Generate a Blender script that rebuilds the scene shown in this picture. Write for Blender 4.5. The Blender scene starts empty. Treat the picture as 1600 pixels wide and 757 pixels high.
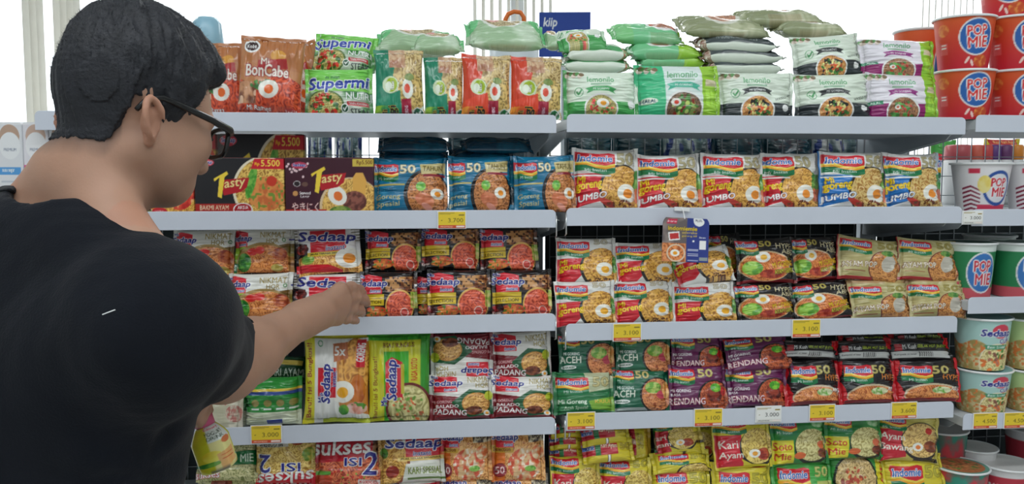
import bpy, math, random
import numpy as np
from mathutils import Vector, Matrix, Euler
R = math.radians
S = bpy.context.scene
COL = S.collection
rng = np.random.default_rng(7)

# ------------------------------------------------------------------ camera, world, lights, exposure
F = 1300.0
CAM = Vector((0.0, -1.65, 1.50))
YAW, PITCH = R(6.5), R(4.5)
cd = bpy.data.cameras.new('camera'); cam = bpy.data.objects.new('camera', cd); COL.objects.link(cam)
cd.sensor_width = 36; cd.lens = 36 * F / 1600; cd.clip_start = 0.02
cam.location = CAM; cam.rotation_euler = Euler((R(90) - PITCH, 0, -YAW), 'XYZ')
S.camera = cam
CM = cam.rotation_euler.to_matrix()
S.view_settings.view_transform = 'Standard'; S.view_settings.look = 'None'
S.view_settings.gamma = 1; S.view_settings.exposure = 0.0; S.view_settings.use_curve_mapping = False
w = bpy.data.worlds.new('daylight'); S.world = w; w.use_nodes = True
w.node_tree.nodes['Background'].inputs[0].default_value = (0.90, 0.96, 1.0, 1)
w.node_tree.nodes['Background'].inputs[1].default_value = 2.0

def P(px, py, y=0.0):
    """point where the sight line of a photo pixel meets the upright plane at depth y"""
    d = CM @ Vector(((px - 800) / F, -(py - 378.5) / F, -1))
    return CAM + d * ((y - CAM.y) / d.y)

def area(name, loc, rot, sx, sy, power, col=(1, 1, 1)):
    l = bpy.data.lights.new(name, 'AREA'); l.shape = 'RECTANGLE'; l.size = sx; l.size_y = sy
    l.energy = power; l.color = col
    o = bpy.data.objects.new(name, l); COL.objects.link(o); o.location = loc; o.rotation_euler = rot
    return o
# fluorescent ceiling rows over both aisles; narrow and cross rows added for glints
area('aisle_and_glint_light', (0.3, -1.25, 3.12), (0, 0, 0), 4.4, 0.30, 32, (0.92, 0.97, 1.0))
area('aisle_and_glint_light', (0.3, -2.3, 3.12), (0, 0, 0), 4.4, 0.12, 10, (0.92, 0.97, 1.0))  # narrow row added so the film catches bright glints
area('aisle_and_glint_light', (0.3, -3.1, 3.12), (0, 0, 0), 4.4, 0.12, 10, (0.92, 0.97, 1.0))  # another narrow row, likewise added for glints
for lx in (-1.6, -.5, .6, 1.7): area('glint_strip', (lx, -3.3, 3.10), (0, 0, 0), 0.10, 1.5, 4, (0.92, 0.97, 1.0))  # crosswise strips added to put vertical streaks of reflection on the packs
area('far_aisle_light', (0.3, 2.2, 3.12), (0, 0, 0), 5.0, 0.5, 60, (0.96, 0.99, 1.0))

# ------------------------------------------------------------------ helpers
def lin(c):
    c = np.asarray(c, dtype=np.float64) / 255.0
    return np.where(c <= 0.04045, c / 12.92, ((c + 0.055) / 1.055) ** 2.4)

def mat(name, col=(200, 200, 200), rough=0.5, metal=0.0, bump=0.0, bscale=200, spec=0.5, vary=0.0, vscale=8,
        coat=0.0, attr=None, alpha=1.0, trans=0.0, emit=None, estr=0.0, sheen=0.0, stretch=None):
    m = bpy.data.materials.new(name); m.use_nodes = True
    nt = m.node_tree; b = nt.nodes['Principled BSDF']; L = nt.links.new
    rgb = tuple(lin(col)) + (1,)
    b.inputs['Base Color'].default_value = rgb
    b.inputs['Roughness'].default_value = rough; b.inputs['Metallic'].default_value = metal
    b.inputs['Specular IOR Level'].default_value = spec
    b.inputs['Coat Weight'].default_value = coat; b.inputs['Coat Roughness'].default_value = 0.12
    b.inputs['Alpha'].default_value = alpha; b.inputs['Transmission Weight'].default_value = trans
    b.inputs['Sheen Weight'].default_value = sheen
    if emit is not None:
        b.inputs['Emission Color'].default_value = tuple(lin(emit)) + (1,); b.inputs['Emission Strength'].default_value = estr
    src = None
    if attr:
        a = nt.nodes.new('ShaderNodeAttribute'); a.attribute_name = attr; src = a.outputs['Color']
    tc = nt.nodes.new('ShaderNodeTexCoord')
    vec = tc.outputs['Object']
    if stretch:
        mp = nt.nodes.new('ShaderNodeMapping'); mp.inputs['Scale'].default_value = stretch
        L(vec, mp.inputs['Vector']); vec = mp.outputs['Vector']
    if vary > 0:
        n = nt.nodes.new('ShaderNodeTexNoise'); n.inputs['Scale'].default_value = vscale; n.inputs['Detail'].default_value = 3
        L(vec, n.inputs['Vector'])
        mr = nt.nodes.new('ShaderNodeMapRange'); mr.inputs[1].default_value = 0.3; mr.inputs[2].default_value = 0.7
        mr.inputs[3].default_value = 1 - vary; mr.inputs[4].default_value = 1 + vary
        L(n.outputs['Fac'], mr.inputs[0])
        mx = nt.nodes.new('ShaderNodeMix'); mx.data_type = 'RGBA'; mx.blend_type = 'MULTIPLY'; mx.inputs['Factor'].default_value = 1
        if src: L(src, mx.inputs[6])
        else: mx.inputs[6].default_value = rgb
        L(mr.outputs[0], mx.inputs[7]); src = mx.outputs[2]
    if src: L(src, b.inputs['Base Color'])
    if bump > 0:
        n = nt.nodes.new('ShaderNodeTexNoise'); n.inputs['Scale'].default_value = bscale; n.inputs['Detail'].default_value = 2
        L(vec, n.inputs['Vector'])
        bp = nt.nodes.new('ShaderNodeBump'); bp.inputs['Strength'].default_value = bump; bp.inputs['Distance'].default_value = 0.002
        L(n.outputs['Fac'], bp.inputs['Height']); L(bp.outputs['Normal'], b.inputs['Normal'])
    return m

M = {}
M['film'] = mat('printed_film', rough=0.24, spec=0.5, attr='art', bump=0.5, bscale=48, coat=0.35)
M['carton'] = mat('printed_carton', rough=0.45, spec=0.4, attr='art')
M['paper'] = mat('printed_paper', rough=0.5, spec=0.3, attr='art')
M['shelf'] = mat('shelf_white_metal', (208, 214, 226), rough=0.38, vary=0.03, vscale=5, bump=0.02)
M['shelf_under'] = mat('shelf_grey_metal', (205, 210, 214), rough=0.45, vary=0.03)
M['post'] = mat('upright_grey_metal', (185, 192, 198), rough=0.4, metal=0.3, vary=0.05)
M['wire'] = mat('wire_grey', (150, 156, 160), rough=0.35, metal=0.6, vary=0.04)
M['hook'] = mat('steel_hook', (205, 210, 212), rough=0.25, metal=0.8, vary=0.04)
M['dark'] = mat('dark_panel', (38, 50, 52), rough=0.6, vary=0.15)
M['wall'] = mat('painted_wall', (236, 238, 238), rough=0.8, vary=0.02, vscale=2, bump=0.05)
M['ceil'] = mat('ceiling_board', (235, 236, 234), rough=0.9, vary=0.03, vscale=3)
M['blind'] = mat('blind_fabric', (232, 230, 222), rough=0.8, vary=0.06)
M['frame'] = mat('window_frame_white', (235, 238, 240), rough=0.5, vary=0.02)
M['glass'] = mat('clear_glass', (255, 255, 255), rough=0.0, alpha=0.06)
M['black'] = mat('black_plastic', (18, 19, 22), rough=0.25, vary=0.05)
M['lens'] = mat('spectacle_lens', (255, 255, 255), rough=0.0, alpha=0.12)
M['white_plastic'] = mat('white_plastic', (240, 242, 242), rough=0.3, vary=0.02)

def link(name, me, m=None, parent=None, smooth=False):
    o = bpy.data.objects.new(name, me); COL.objects.link(o)
    if m is not None and not me.materials: me.materials.append(m)
    if parent is not None: o.parent = parent
    if smooth: me.shade_smooth()
    return o
def tag(o, label=None, cat=None, group=None, kind=None):
    if label: o['label'] = label
    if cat: o['category'] = cat
    if group: o['group'] = group
    if kind: o['kind'] = kind
    return o
def empty(name, loc, rot=(0, 0, 0)):
    o = bpy.data.objects.new(name, None); COL.objects.link(o); o.location = loc; o.rotation_euler = rot
    o.empty_display_size = 0.05
    return o
class MB:
    def __init__(s): s.v = []; s.f = []
    def box(s, x0, x1, y0, y1, z0, z1, mtx=None):
        b = len(s.v)
        c = [(x, y, z) for x in (x0, x1) for y in (y0, y1) for z in (z0, z1)]
        if mtx is not None: c = [tuple(mtx @ Vector(p)) for p in c]
        s.v += c
        s.f += [tuple(b + i for i in q) for q in ((0, 1, 3, 2), (4, 6, 7, 5), (0, 4, 5, 1), (2, 3, 7, 6), (0, 2, 6, 4), (1, 5, 7, 3))]
        return s
    def prism(s, pts, y0, y1, mtx=None):          # outline in xz, extruded along y
        b = len(s.v); n = len(pts)
        c = [(x, y0, z) for x, z in pts] + [(x, y1, z) for x, z in pts]
        if mtx is not None: c = [tuple(mtx @ Vector(p)) for p in c]
        s.v += c
        s.f += [tuple(range(b, b + n)), tuple(range(b + 2 * n - 1, b + n - 1, -1))]
        s.f += [(b + i, b + n + i, b + n + (i + 1) % n, b + (i + 1) % n) for i in range(n)]
        return s
    def tube(s, pts, r, n=8, closed=False):
        pts = [Vector(p) for p in pts]; b = len(s.v); k = len(pts)
        rr = r if hasattr(r, '__len__') else [r] * k
        up = None
        for i, p in enumerate(pts):
            t = (pts[(i + 1) % k] - pts[i - 1]) if closed else (pts[min(i + 1, k - 1)] - pts[max(i - 1, 0)])
            t.normalize()
            if up is None: up = t.orthogonal().normalized()
            a = (up - t * up.dot(t)).normalized(); up = a; c = t.cross(a)
            for j in range(n):
                th = 2 * math.pi * j / n
                s.v.append(tuple(p + (a * math.cos(th) + c * math.sin(th)) * rr[i]))
        for i in range(k if closed else k - 1):
            i2 = (i + 1) % k
            for j in range(n):
                s.f.append((b + i * n + j, b + i * n + (j + 1) % n, b + i2 * n + (j + 1) % n, b + i2 * n + j))
        if not closed:
            s.f += [tuple(b + j for j in range(n))[::-1], tuple(b + (k - 1) * n + j for j in range(n))]
        return s
    def build(s, name, m, parent=None, smooth=False, bevel=0.0):
        me = bpy.data.meshes.new(name); me.from_pydata(s.v, [], s.f); me.update()
        o = link(name, me, m, parent, smooth)
        if bevel > 0:
            md = o.modifiers.new('bevel', 'BEVEL'); md.width = bevel; md.segments = 2; md.limit_method = 'ANGLE'
        return o
def rrect(x0, x1, z0, z1, r, top=True, bottom=True, n=5):
    pts = []
    def arc(cx, cz, a0):
        for i in range(n + 1):
            a = a0 + math.pi / 2 * i / n; pts.append((cx + r * math.cos(a), cz + r * math.sin(a)))
    if top: arc(x1 - r, z1 - r, 0); arc(x0 + r, z1 - r, math.pi / 2)
    else: pts.extend([(x1, z1), (x0, z1)])
    if bottom: arc(x0 + r, z0 + r, math.pi); arc(x1 - r, z0 + r, 1.5 * math.pi)
    else: pts.extend([(x0, z0), (x1, z0)])
    return pts
def npmesh(name, V, Fq, cols=None, mt=None, parent=None, smooth=True, tris=False):
    """mesh from numpy arrays, all quads (or tris)"""
    me = bpy.data.meshes.new(name)
    V = np.asarray(V, dtype=np.float32); Fq = np.asarray(Fq, dtype=np.int32); k = Fq.shape[1]
    me.vertices.add(len(V)); me.vertices.foreach_set('co', V.ravel())
    me.loops.add(Fq.size); me.loops.foreach_set('vertex_index', Fq.ravel())
    me.polygons.add(len(Fq)); me.polygons.foreach_set('loop_start', np.arange(0, Fq.size, k, dtype=np.int32))
    me.update(calc_edges=True)
    if cols is not None:
        a = me.color_attributes.new('art', 'FLOAT_COLOR', 'POINT')
        c = np.ones((len(V), 4), dtype=np.float32); c[:, :3] = cols
        a.data.foreach_set('color', c.ravel())
    return link(name, me, mt, parent, smooth)

def hash2(i, j, seed):
    h = (i.astype(np.int64) * 374761393 + j.astype(np.int64) * 668265263 + seed * 1442695041) & 0x7fffffff
    h = ((h ^ (h >> 13)) * 1274126177) & 0x7fffffff
    return ((h ^ (h >> 16)) & 0xffff) / 65535.0
def vnoise(x, y, seed=0):
    xi = np.floor(x); yi = np.floor(y); fx = x - xi; fy = y - yi
    fx = fx * fx * (3 - 2 * fx); fy = fy * fy * (3 - 2 * fy); xi = xi.astype(np.int64); yi = yi.astype(np.int64)
    return (hash2(xi, yi, seed) * (1 - fx) + hash2(xi + 1, yi, seed) * fx) * (1 - fy) + \
           (hash2(xi, yi + 1, seed) * (1 - fx) + hash2(xi + 1, yi + 1, seed) * fx) * fy
def fbm(x, y, seed=0, o=3):
    x, y = x * .83 - y * .56, x * .56 + y * .83
    t = 0; a = 0.5
    for k in range(o): t = t + a * vnoise(x * 2 ** k, y * 2 ** k, seed + k); a *= 0.5
    return t / (1 - 0.5 ** o)
# ------------------------------------------------------------------ setting
def struct(o): o['kind'] = 'structure'; return o
struct(MB().box(-4.0, 5.6, -4.5, 6.0, -0.05, 0.0).build('floor', mat('floor_tile', (205, 205, 200), rough=0.25, vary=0.05)))
struct(MB().box(-4.0, 5.6, -4.5, 6.0, 3.2, 3.25).build('ceiling', M['ceil']))
WY = 5.0      # inner face of the window wall
wl = MB(); wl.box(-4.0, 5.6, WY, WY + 0.12, 0, 0.55); wl.box(-4.0, 5.6, WY, WY + 0.12, 3.05, 3.2)
wl.box(-4.0, -3.7, WY, WY + 0.12, 0.55, 3.05); wl.box(5.3, 5.6, WY, WY + 0.12, 0.55, 3.05)
struct(wl.build('wall_back', M['wall']))
for nm_, bx in (('wall_left', (-4.12, -4.0, -4.5, 6.0)), ('wall_right', (5.6, 5.72, -4.5, 6.0)), ('wall_front', (-4.0, 5.6, -4.62, -4.5))):
    struct(MB().box(*bx, 0, 3.2).build(nm_, M['wall']))
nwin = 2; x0w, x1w = -3.7, 5.3; ww = (x1w - x0w) / nwin
for i in range(nwin):
    a = x0w + i * ww; b = a + ww
    e = struct(empty('window_%d' % (i + 1), (a, WY, 0.55)))
    fr = MB(); t = 0.05; H = 2.5
    fr.box(0, t, 0.0, 0.08, 0, H); fr.box(ww - t, ww, 0.0, 0.08, 0, H); fr.box(t, ww - t, 0, 0.08, 0, t); fr.box(t, ww - t, 0, 0.08, H - t, H)
    fr.build('window_frame', M['frame'], e)
    MB().box(t, ww - t, 0.035, 0.045, t, H - t).build('pane', M['glass'], e)
bm = M['blind']; nt = bm.node_tree; pb_ = nt.nodes['Principled BSDF']; tl = nt.nodes.new('ShaderNodeBsdfTranslucent'); tl.inputs[0].default_value = (.85, .84, .8, 1); mxs = nt.nodes.new('ShaderNodeMixShader'); mxs.inputs[0].default_value = .6
nt.links.new(pb_.outputs[0], mxs.inputs[1]); nt.links.new(tl.outputs[0], mxs.inputs[2]); nt.links.new(mxs.outputs[0], nt.nodes['Material Output'].inputs['Surface'])
# vertical blinds drawn aside at some windows
def blind(px0, px1, n, tilt, lab):
    a, b = P(px0, 20, 4.8), P(px1, 20, 4.8)
    e = empty('vertical_blind', (a.x, 4.8, 0.7)); tag(e, lab, 'blind', 'vertical blinds at the windows')
    MB().box(-0.02, b.x - a.x + 0.06, -0.02, 0.03, 2.27, 2.31).build('head_rail', M['frame'], e)
    for i in range(n):
        x = (b.x - a.x) * i / max(1, n - 1)
        mt = Matrix.Translation((x, 0, 0)) @ Matrix.Rotation(tilt, 4, 'Z')
        MB().box(-0.028, 0.028, -0.001, 0.001, 0.03, 2.27, mt).build('slat', M['blind'], e)
blind(742, 860, 10, R(60), 'pale slatted blind behind the orange handle top')
blind(1442, 1520, 9, R(50), 'grey slatted blind above the red noodle cups')
blind(40, 62, 3, R(60), 'narrow cream blind strip at far left window')
blind(88, 120, 4, R(60), 'cream blind strip just behind the man\'s head')

# ------------------------------------------------------------------ gondola units
def zat(px, py, y=0.0): return P(px, py, y).z
LX0, LX1 = P(60, 340).x, P(870, 340).x
RX0, RX1 = P(883, 340).x, P(1503, 340).x
TX0, TX1 = P(1516, 340).x, P(1516, 340).x + 0.85
UNITS = {
 'L': dict(x0=LX0, x1=LX1, tops=[zat(640, 178), zat(640, 329), zat(640, 494), zat(640, 659), zat(640, 829)]),
 'R': dict(x0=RX0, x1=RX1, tops=[zat(1190, 181), zat(1190, 324), zat(1190, 500), zat(1190, 637), zat(1190, 806)]),
 'T': dict(x0=TX0, x1=TX1, tops=[zat(1560, 180), zat(1560, 327), zat(1560, 464), zat(1560, 645), zat(1560, 800)]),
 'A': dict(x0=LX0 - 0.86, x1=LX0 - 0.012, tops=[zat(60, 338), zat(60, 500), zat(60, 680)]),
}
LIPH = 0.036; SD = 0.37      # lip height, shelf depth
ORD = ['top', 'second', 'third', 'fourth', 'bottom']
UN = {'L': 'left rack', 'R': 'middle rack', 'T': 'right rack', 'A': 'far left rack'}
def shelf_z(u, i): return UNITS[u]['tops'][i] - 0.010
for u, d in UNITS.items():
    W_ = d['x1'] - d['x0']
    for i, zt in enumerate(d['tops']):
        e = empty('shelf', (d['x0'], 0, zt)); tag(e, 'white metal shelf with raised front lip, %s of the %s' % ({'A': ['topmost', 'second', 'lowest'][min(i, 2)]}.get(u, ORD[i]), UN[u]), 'shelf', 'white metal shelves')
        MB().prism(rrect(0.002, W_ - 0.002, -LIPH, 0, 0.010, True, False), -0.003, 0.0).build('front_lip', M['shelf'], e, bevel=0.001)
        MB().box(0.004, W_ - 0.004, 0.0, SD, -0.030, -0.010).build('deck', M['shelf_under'], e, bevel=0.001)
        for s, xx in ((0, 0.006), (1, W_ - 0.009)):
            pts = [(0.03, -0.031), (SD + 0.008, -0.031), (SD + 0.008, -0.085), (SD - 0.02, -0.085), (0.05, -0.045)]
            mt = Matrix.Translation((xx, 0, 0)) @ Matrix.Rotation(R(90), 4, 'Z')
            MB().prism([(p, q) for p, q in pts], -0.0015, 0.0015, mt).build('bracket', M['post'], e)
        if i >= 1:      # little steel prongs at the lip ends
            for xx in ((0.0015,) if u == 'R' else (W_ - 0.0015,) if u == 'L' else ()):
                h = MB(); h.tube([(xx, -0.004, -0.012), (xx, -0.005, -0.052), (xx, 0.01, -0.056)], 0.0016, 6)
                h.build('prong', M['hook'], e, True)
# uprights at the seams
for xx, lab in (((LX1 + RX0) / 2, 'slotted grey upright between left and middle racks'), ((RX1 + TX0) / 2, 'slotted grey upright between middle and right racks'),
                (LX0 - 0.006, 'slotted grey upright left of the left rack, behind the man')):
    e = empty('shelf_upright', (xx, SD + 0.03, 0)); tag(e, lab, 'upright', 'rack uprights')
    MB().box(-0.022, 0.022, -0.018, 0.018, 0.0, UNITS['L']['tops'][0] + 0.03).build('post', M['post'], e, bevel=0.002)
    sl = MB()
    for k in range(36):
        z = 0.75 + k * 0.025
        sl.box(-0.010, -0.006, -0.0195, -0.018, z, z + 0.014); sl.box(0.006, 0.010, -0.0195, -0.018, z, z + 0.014)
    o = sl.build('slot', M['dark'], e); o['kind'] = 'stuff'
# wire backs
for u in 'LRT':
    d = UNITS[u]; e = MB(); zt = d['tops'][0]; z0 = 0.7
    n = int((d['x1'] - d['x0']) / 0.042)
    for k in range(n + 1):
        x = d['x0'] + 0.03 + (d['x1'] - d['x0'] - 0.06) * k / n
        e.box(x - 0.001, x + 0.001, SD + 0.012, SD + 0.014, z0, zt)
    k = 0; z = z0
    while z < zt:
        e.box(d['x0'] + 0.03, d['x1'] - 0.03, SD + 0.014, SD + 0.016, z, z + 0.002); z += 0.05
    o = e.build('wire_back_panel', M['wire']); tag(o, 'grey wire mesh back panel of the %s' % UN[u], 'wire panel', 'rack back panels')
# solid lower back panels
for u in 'LRT':
    d = UNITS[u]; zt = d['tops'][1] - .05
    pb = MB(); x = d['x0'] + .02
    pb.box(d['x0'] + .02, d['x1'] - .02, SD + .020, SD + .024, .12, zt)
    while x < d['x1'] - .06: pb.prism([(x + .006 + .012 * math.cos(t), zt + .0 + .022 * math.sin(t)) for t in np.linspace(0, math.pi, 8)], SD + .0201, SD + .0239); x += .042
    o = pb.build('solid_back_panel', M['dark']); tag(o, 'dark scalloped back panel behind the lower shelves of the %s' % UN[u], 'back panel', 'rack back panels')
# decks of the rack's far side, seen through the mesh
for u in 'LR':
    d = UNITS[u]
    for i in range(1, 4):
        zt = d['tops'][i] - 0.012
        o = MB().box(d['x0'] - .012, d['x1'] + .012, SD + 0.046, SD + 0.36, zt - 0.02, zt).build('rear_shelf', M['shelf_under'])
        tag(o, 'rear shelf behind the wire mesh, %s level of the %s' % (ORD[i], UN[u]), 'shelf', 'rear side shelves')
# ------------------------------------------------------------------ printed artwork, rasterised in memory and carried as mesh colours
_gl = {}
def glyphs(s, bold):
    k = (s, bold)
    if k in _gl: return _gl[k]
    c = bpy.data.curves.new('glyphs', 'FONT'); c.body = s; c.offset = bold; c.resolution_u = 2
    o = bpy.data.objects.new('glyphs', c); me = bpy.data.meshes.new_from_object(o)
    v = np.array([p.co[:2] for p in me.vertices]); me.calc_loop_triangles()
    t = np.array([q.vertices[:] for q in me.loop_triangles])
    bpy.data.objects.remove(o); bpy.data.curves.remove(c); bpy.data.meshes.remove(me)
    lo, hi = v.min(0), v.max(0); v = (v - (lo + hi) / 2) / (hi - lo)
    _gl[k] = (v, t); return _gl[k]
def dilate(m, r):
    out = m.copy(); n = 10 if r < 3 else 16
    for rr in ([r] if r < 2.5 else [r * 0.5, r]):
        for k in range(n):
            dx = int(round(rr * math.cos(2 * math.pi * k / n))); dy = int(round(rr * math.sin(2 * math.pi * k / n)))
            out = np.maximum(out, np.roll(np.roll(m, dy, 0), dx, 1))
    return out
class Art:
    def __init__(s, asp, bg, px=380):
        s.w = px; s.h = max(40, int(px / asp)); s.asp = asp
        s.a = np.zeros((s.h, s.w, 3)); s.a[:] = bg
        s.Y, s.X = np.mgrid[0:s.h, 0:s.w]; s.X = (s.X + .5) / s.w; s.Y = (s.Y + .5) / s.h
        s.seed = 1
    def put(s, m, col, al=1.0):
        m = (m.astype(float) * al)[..., None]
        s.a = s.a * (1 - m) + np.asarray(col, float) * m; return s
    def rect(s, x0, y0, x1, y1, col, al=1.0): return s.put((s.X >= x0) & (s.X <= x1) & (s.Y >= y0) & (s.Y <= y1), col, al)
    def ell(s, cx, cy, rx, ry, rot=0):
        dx = (s.X - cx) * s.asp; dy = s.Y - cy
        if rot: c, n = math.cos(rot), math.sin(rot); dx, dy = dx * c + dy * n, -dx * n + dy * c
        return (dx / (rx * s.asp)) ** 2 + (dy / ry) ** 2
    def disc(s, cx, cy, rx, ry, col, rot=0, al=1.0): return s.put(s.ell(cx, cy, rx, ry, rot) <= 1, col, al)
    def ring(s, cx, cy, rx, ry, t, col):
        e = np.sqrt(s.ell(cx, cy, rx, ry)); return s.put((e <= 1) & (e > 1 - t), col)
    def pmask(s, pts):
        m = np.zeros(s.X.shape, bool); n = len(pts)
        for i in range(n):
            x0, y0 = pts[i]; x1, y1 = pts[(i + 1) % n]
            if y0 == y1: continue
            m ^= ((y0 > s.Y) != (y1 > s.Y)) & (s.X < (x1 - x0) * (s.Y - y0) / (y1 - y0) + x0)
        return m
    def poly(s, pts, col, al=1.0): return s.put(s.pmask(pts), col, al)
    def line(s, x0, y0, x1, y1, t, col):
        ax, ay, bx, by = x0 * s.asp, y0, x1 * s.asp, y1; px, py = s.X * s.asp, s.Y
        L = (bx - ax) ** 2 + (by - ay) ** 2 + 1e-9
        h = np.clip(((px - ax) * (bx - ax) + (py - ay) * (by - ay)) / L, 0, 1)
        return s.put(np.hypot(px - ax - h * (bx - ax), py - ay - h * (by - ay)) < t, col)
    def grad(s, m, c0, c1, ax=1):
        t = (s.Y if ax else s.X); lo = t[m].min() if m.any() else 0; hi = t[m].max() if m.any() else 1
        k = ((t - lo) / (hi - lo + 1e-6))[..., None]; c = np.asarray(c0, float) * (1 - k) + np.asarray(c1, float) * k
        s.a[m] = c[m]; return s
    def blotch(s, m, c1, c2, f=8, c3=None):
        s.seed += 7; f = f * 1.7 if f >= 5 else f; n = fbm(s.X * f * s.asp, s.Y * f, s.seed, 3)
        k = np.clip((n - 0.35) * 4, 0, 1)[..., None]
        c = np.asarray(c1, float) * (1 - k) + np.asarray(c2, float) * k
        if c3 is not None:
            n2 = vnoise(s.X * f * 1.6 * s.asp + 9, s.Y * f * 1.6, s.seed + 3) > 0.68; c[n2] = c3
        s.a[m] = c[m]; return s
    def noodles(s, m, c1, c2, f=7, k=7.0):
        s.seed += 5; f = f * 1.05; k = k * .62; c1 = np.asarray(c1, float) * .8; c2 = np.minimum(255, np.asarray(c2, float) * 1.06); n = fbm(s.X * f * s.asp, s.Y * f, s.seed, 2); n2 = fbm(s.X * f * s.asp + 31, s.Y * f + 3, s.seed + 2, 2)
        v = np.maximum(np.sin(n * 6.283 * k), np.sin(n2 * 6.283 * k) * 0.8) * 0.5 + 0.5; v = v ** 1.2
        v = v[..., None]; c = np.asarray(c1, float) * (1 - v) + np.asarray(c2, float) * v
        s.a[m] = c[m]; return s
    def bowl(s, cx, cy, rx, ry, rim, c1, c2, f=7, t=0.1, veg=None, rot=0):
        e = s.ell(cx, cy, rx, ry, rot); s.put(e <= 1, rim); s.noodles(e <= (1 - t) ** 2, c1, c2, f)
        if veg: s.scatter(cx, cy, rx * 0.75, ry * 0.75, veg)
        return s
    def scatter(s, cx, cy, rx, ry, items):
        r = random.Random(int(cx * 991 + cy * 77 + len(items)))
        for col, n, sz in items:
            sz = sz * .62
            for _ in range(n * 2):
                k_ = .8 + .4 * r.random(); cc = tuple(min(255, c * k_) for c in col)
                a = r.random() * 6.28; q = math.sqrt(r.random())
                s.disc(cx + rx * q * math.cos(a), cy + ry * q * math.sin(a), sz / s.asp * (0.6 + r.random()), sz * (0.5 + 0.6 * r.random()), cc, r.random() * 3)
        return s
    def egg(s, cx, cy, r, yolk=(245, 165, 40), rot=0.0, sq=1.0):
        s.disc(cx, cy, r / s.asp * 1.25, r * sq, (246, 244, 234), rot)
        s.disc(cx + .05 * r, cy + .05 * r, r / s.asp * 0.58, r * 0.5 * sq, yolk, rot); return s
    def text(s, t, cx, cy, w, h, col, ol=(), shear=0.0, rot=0.0, arch=0.0, bold=0.03):
        v, tri = glyphs(t, 0.0); p = v.copy()
        x = p[:, 0] * w * s.w; y = -p[:, 1] * h * s.h
        x = x - y * shear; y = y + arch * h * s.h * (4 * p[:, 0] ** 2 - 0.5)
        c, n = math.cos(rot), math.sin(rot); x, y = x * c - y * n, x * n + y * c
        x = x + cx * s.w - .5; y = y + cy * s.h - .5
        SS = 3; x = (x + .5) * SS - .5; y = (y + .5) * SS - .5; hh, ww = s.h * SS, s.w * SS; m = np.zeros((hh, ww), np.float32)
        for a, b, d in tri:
            xa, ya, xb, yb, xc, yc = x[a], y[a], x[b], y[b], x[d], y[d]
            D = (xb - xa) * (yc - ya) - (xc - xa) * (yb - ya)
            if abs(D) < 1e-6: continue
            i0 = max(0, int(min(xa, xb, xc))); i1 = min(ww - 1, int(max(xa, xb, xc)) + 1)
            j0 = max(0, int(min(ya, yb, yc))); j1 = min(hh - 1, int(max(ya, yb, yc)) + 1)
            if i1 < i0 or j1 < j0: continue
            gx = np.arange(i0, i1 + 1)[None, :]; gy = np.arange(j0, j1 + 1)[:, None]
            l1 = ((gx - xa) * (yc - ya) - (gy - ya) * (xc - xa)) / D
            l2 = ((gy - ya) * (xb - xa) - (gx - xa) * (yb - ya)) / D
            m[j0:j1 + 1, i0:i1 + 1][(l1 >= -1e-4) & (l2 >= -1e-4) & (l1 + l2 <= 1.0001)] = 1
        rb = bold * h * s.h * SS * (0.9 if w * s.w > h * s.h else .5)
        if rb >= .6: m = dilate(m, rb)
        m = m.reshape(s.h, SS, s.w, SS).mean((1, 3))
        for oc, r in sorted(ol, key=lambda q: -q[1]): s.put(dilate(m, r), oc)
        return s.put(m, col)
    def fin(s):
        a = s.a
        a = (a * 2 + np.roll(a, 1, 0) + np.roll(a, -1, 0) + np.roll(a, 1, 1) + np.roll(a, -1, 1)) / 6
        s.lin = lin(np.clip(a, 0, 255)); return s
    def sample(s, u, v):
        x = np.clip(u * s.w - .5, 0, s.w - 1.001); y = np.clip(v * s.h - .5, 0, s.h - 1.001)
        i = x.astype(int); j = y.astype(int); fx = (x - i)[..., None]; fy = (y - j)[..., None]; a = s.lin
        return (a[j, i] * (1 - fx) + a[j, i + 1] * fx) * (1 - fy) + (a[j + 1, i] * (1 - fx) + a[j + 1, i + 1] * fx) * fy

WHT = (245, 246, 244); RED = (214, 36, 52); BLU = (36, 82, 168); GRN = (24, 122, 72); YEL = (250, 216, 40); NAV = (40, 44, 140)
GOLD = (196, 178, 110); BLK = (24, 22, 24); N1 = (196, 120, 48); N2 = (238, 184, 92)
def indologo(A, x0, y0, x1, y1, mi=True):
    """red field, yellow swoosh, green band, blue name"""
    w = x1 - x0; h = y1 - y0
    pts = [(x0, y0 + .06 * h)] + [(x0 + w * t, y0 + h * (0.02 + 0.10 * math.sin(t * 3.1))) for t in (.3, .6, .85)] + [(x1, y0 + .12 * h)]
    lo = lambda o: [(x1 - w * t, y0 + h * (o + 0.10 * math.sin(t * 5.5))) for t in (0, .25, .5, .75, 1)]
    A.poly(pts + lo(0.92), GRN); A.poly(pts + lo(0.68), (244, 170, 40)); A.poly(pts + lo(0.60), (250, 225, 90)); A.poly(pts + lo(0.53), RED)
    A.text('Indomie', (x0 + x1) / 2, y0 + .32 * h, w * .86, h * .27, (40, 96, 184), [(WHT, 2.6)], 0.15, bold=0.031)
    if mi: A.text('Mi Instan', (x0 + x1) / 2, y0 + .81 * h, w * .56, h * .13, WHT, bold=0.012)
    return A
def fifty(A, cx, cy, w, h, col=GOLD, dk=(120, 100, 50)):
    return A.text('50', cx, cy, w, h, col, [(dk, 2.2)], bold=0.037)
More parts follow.
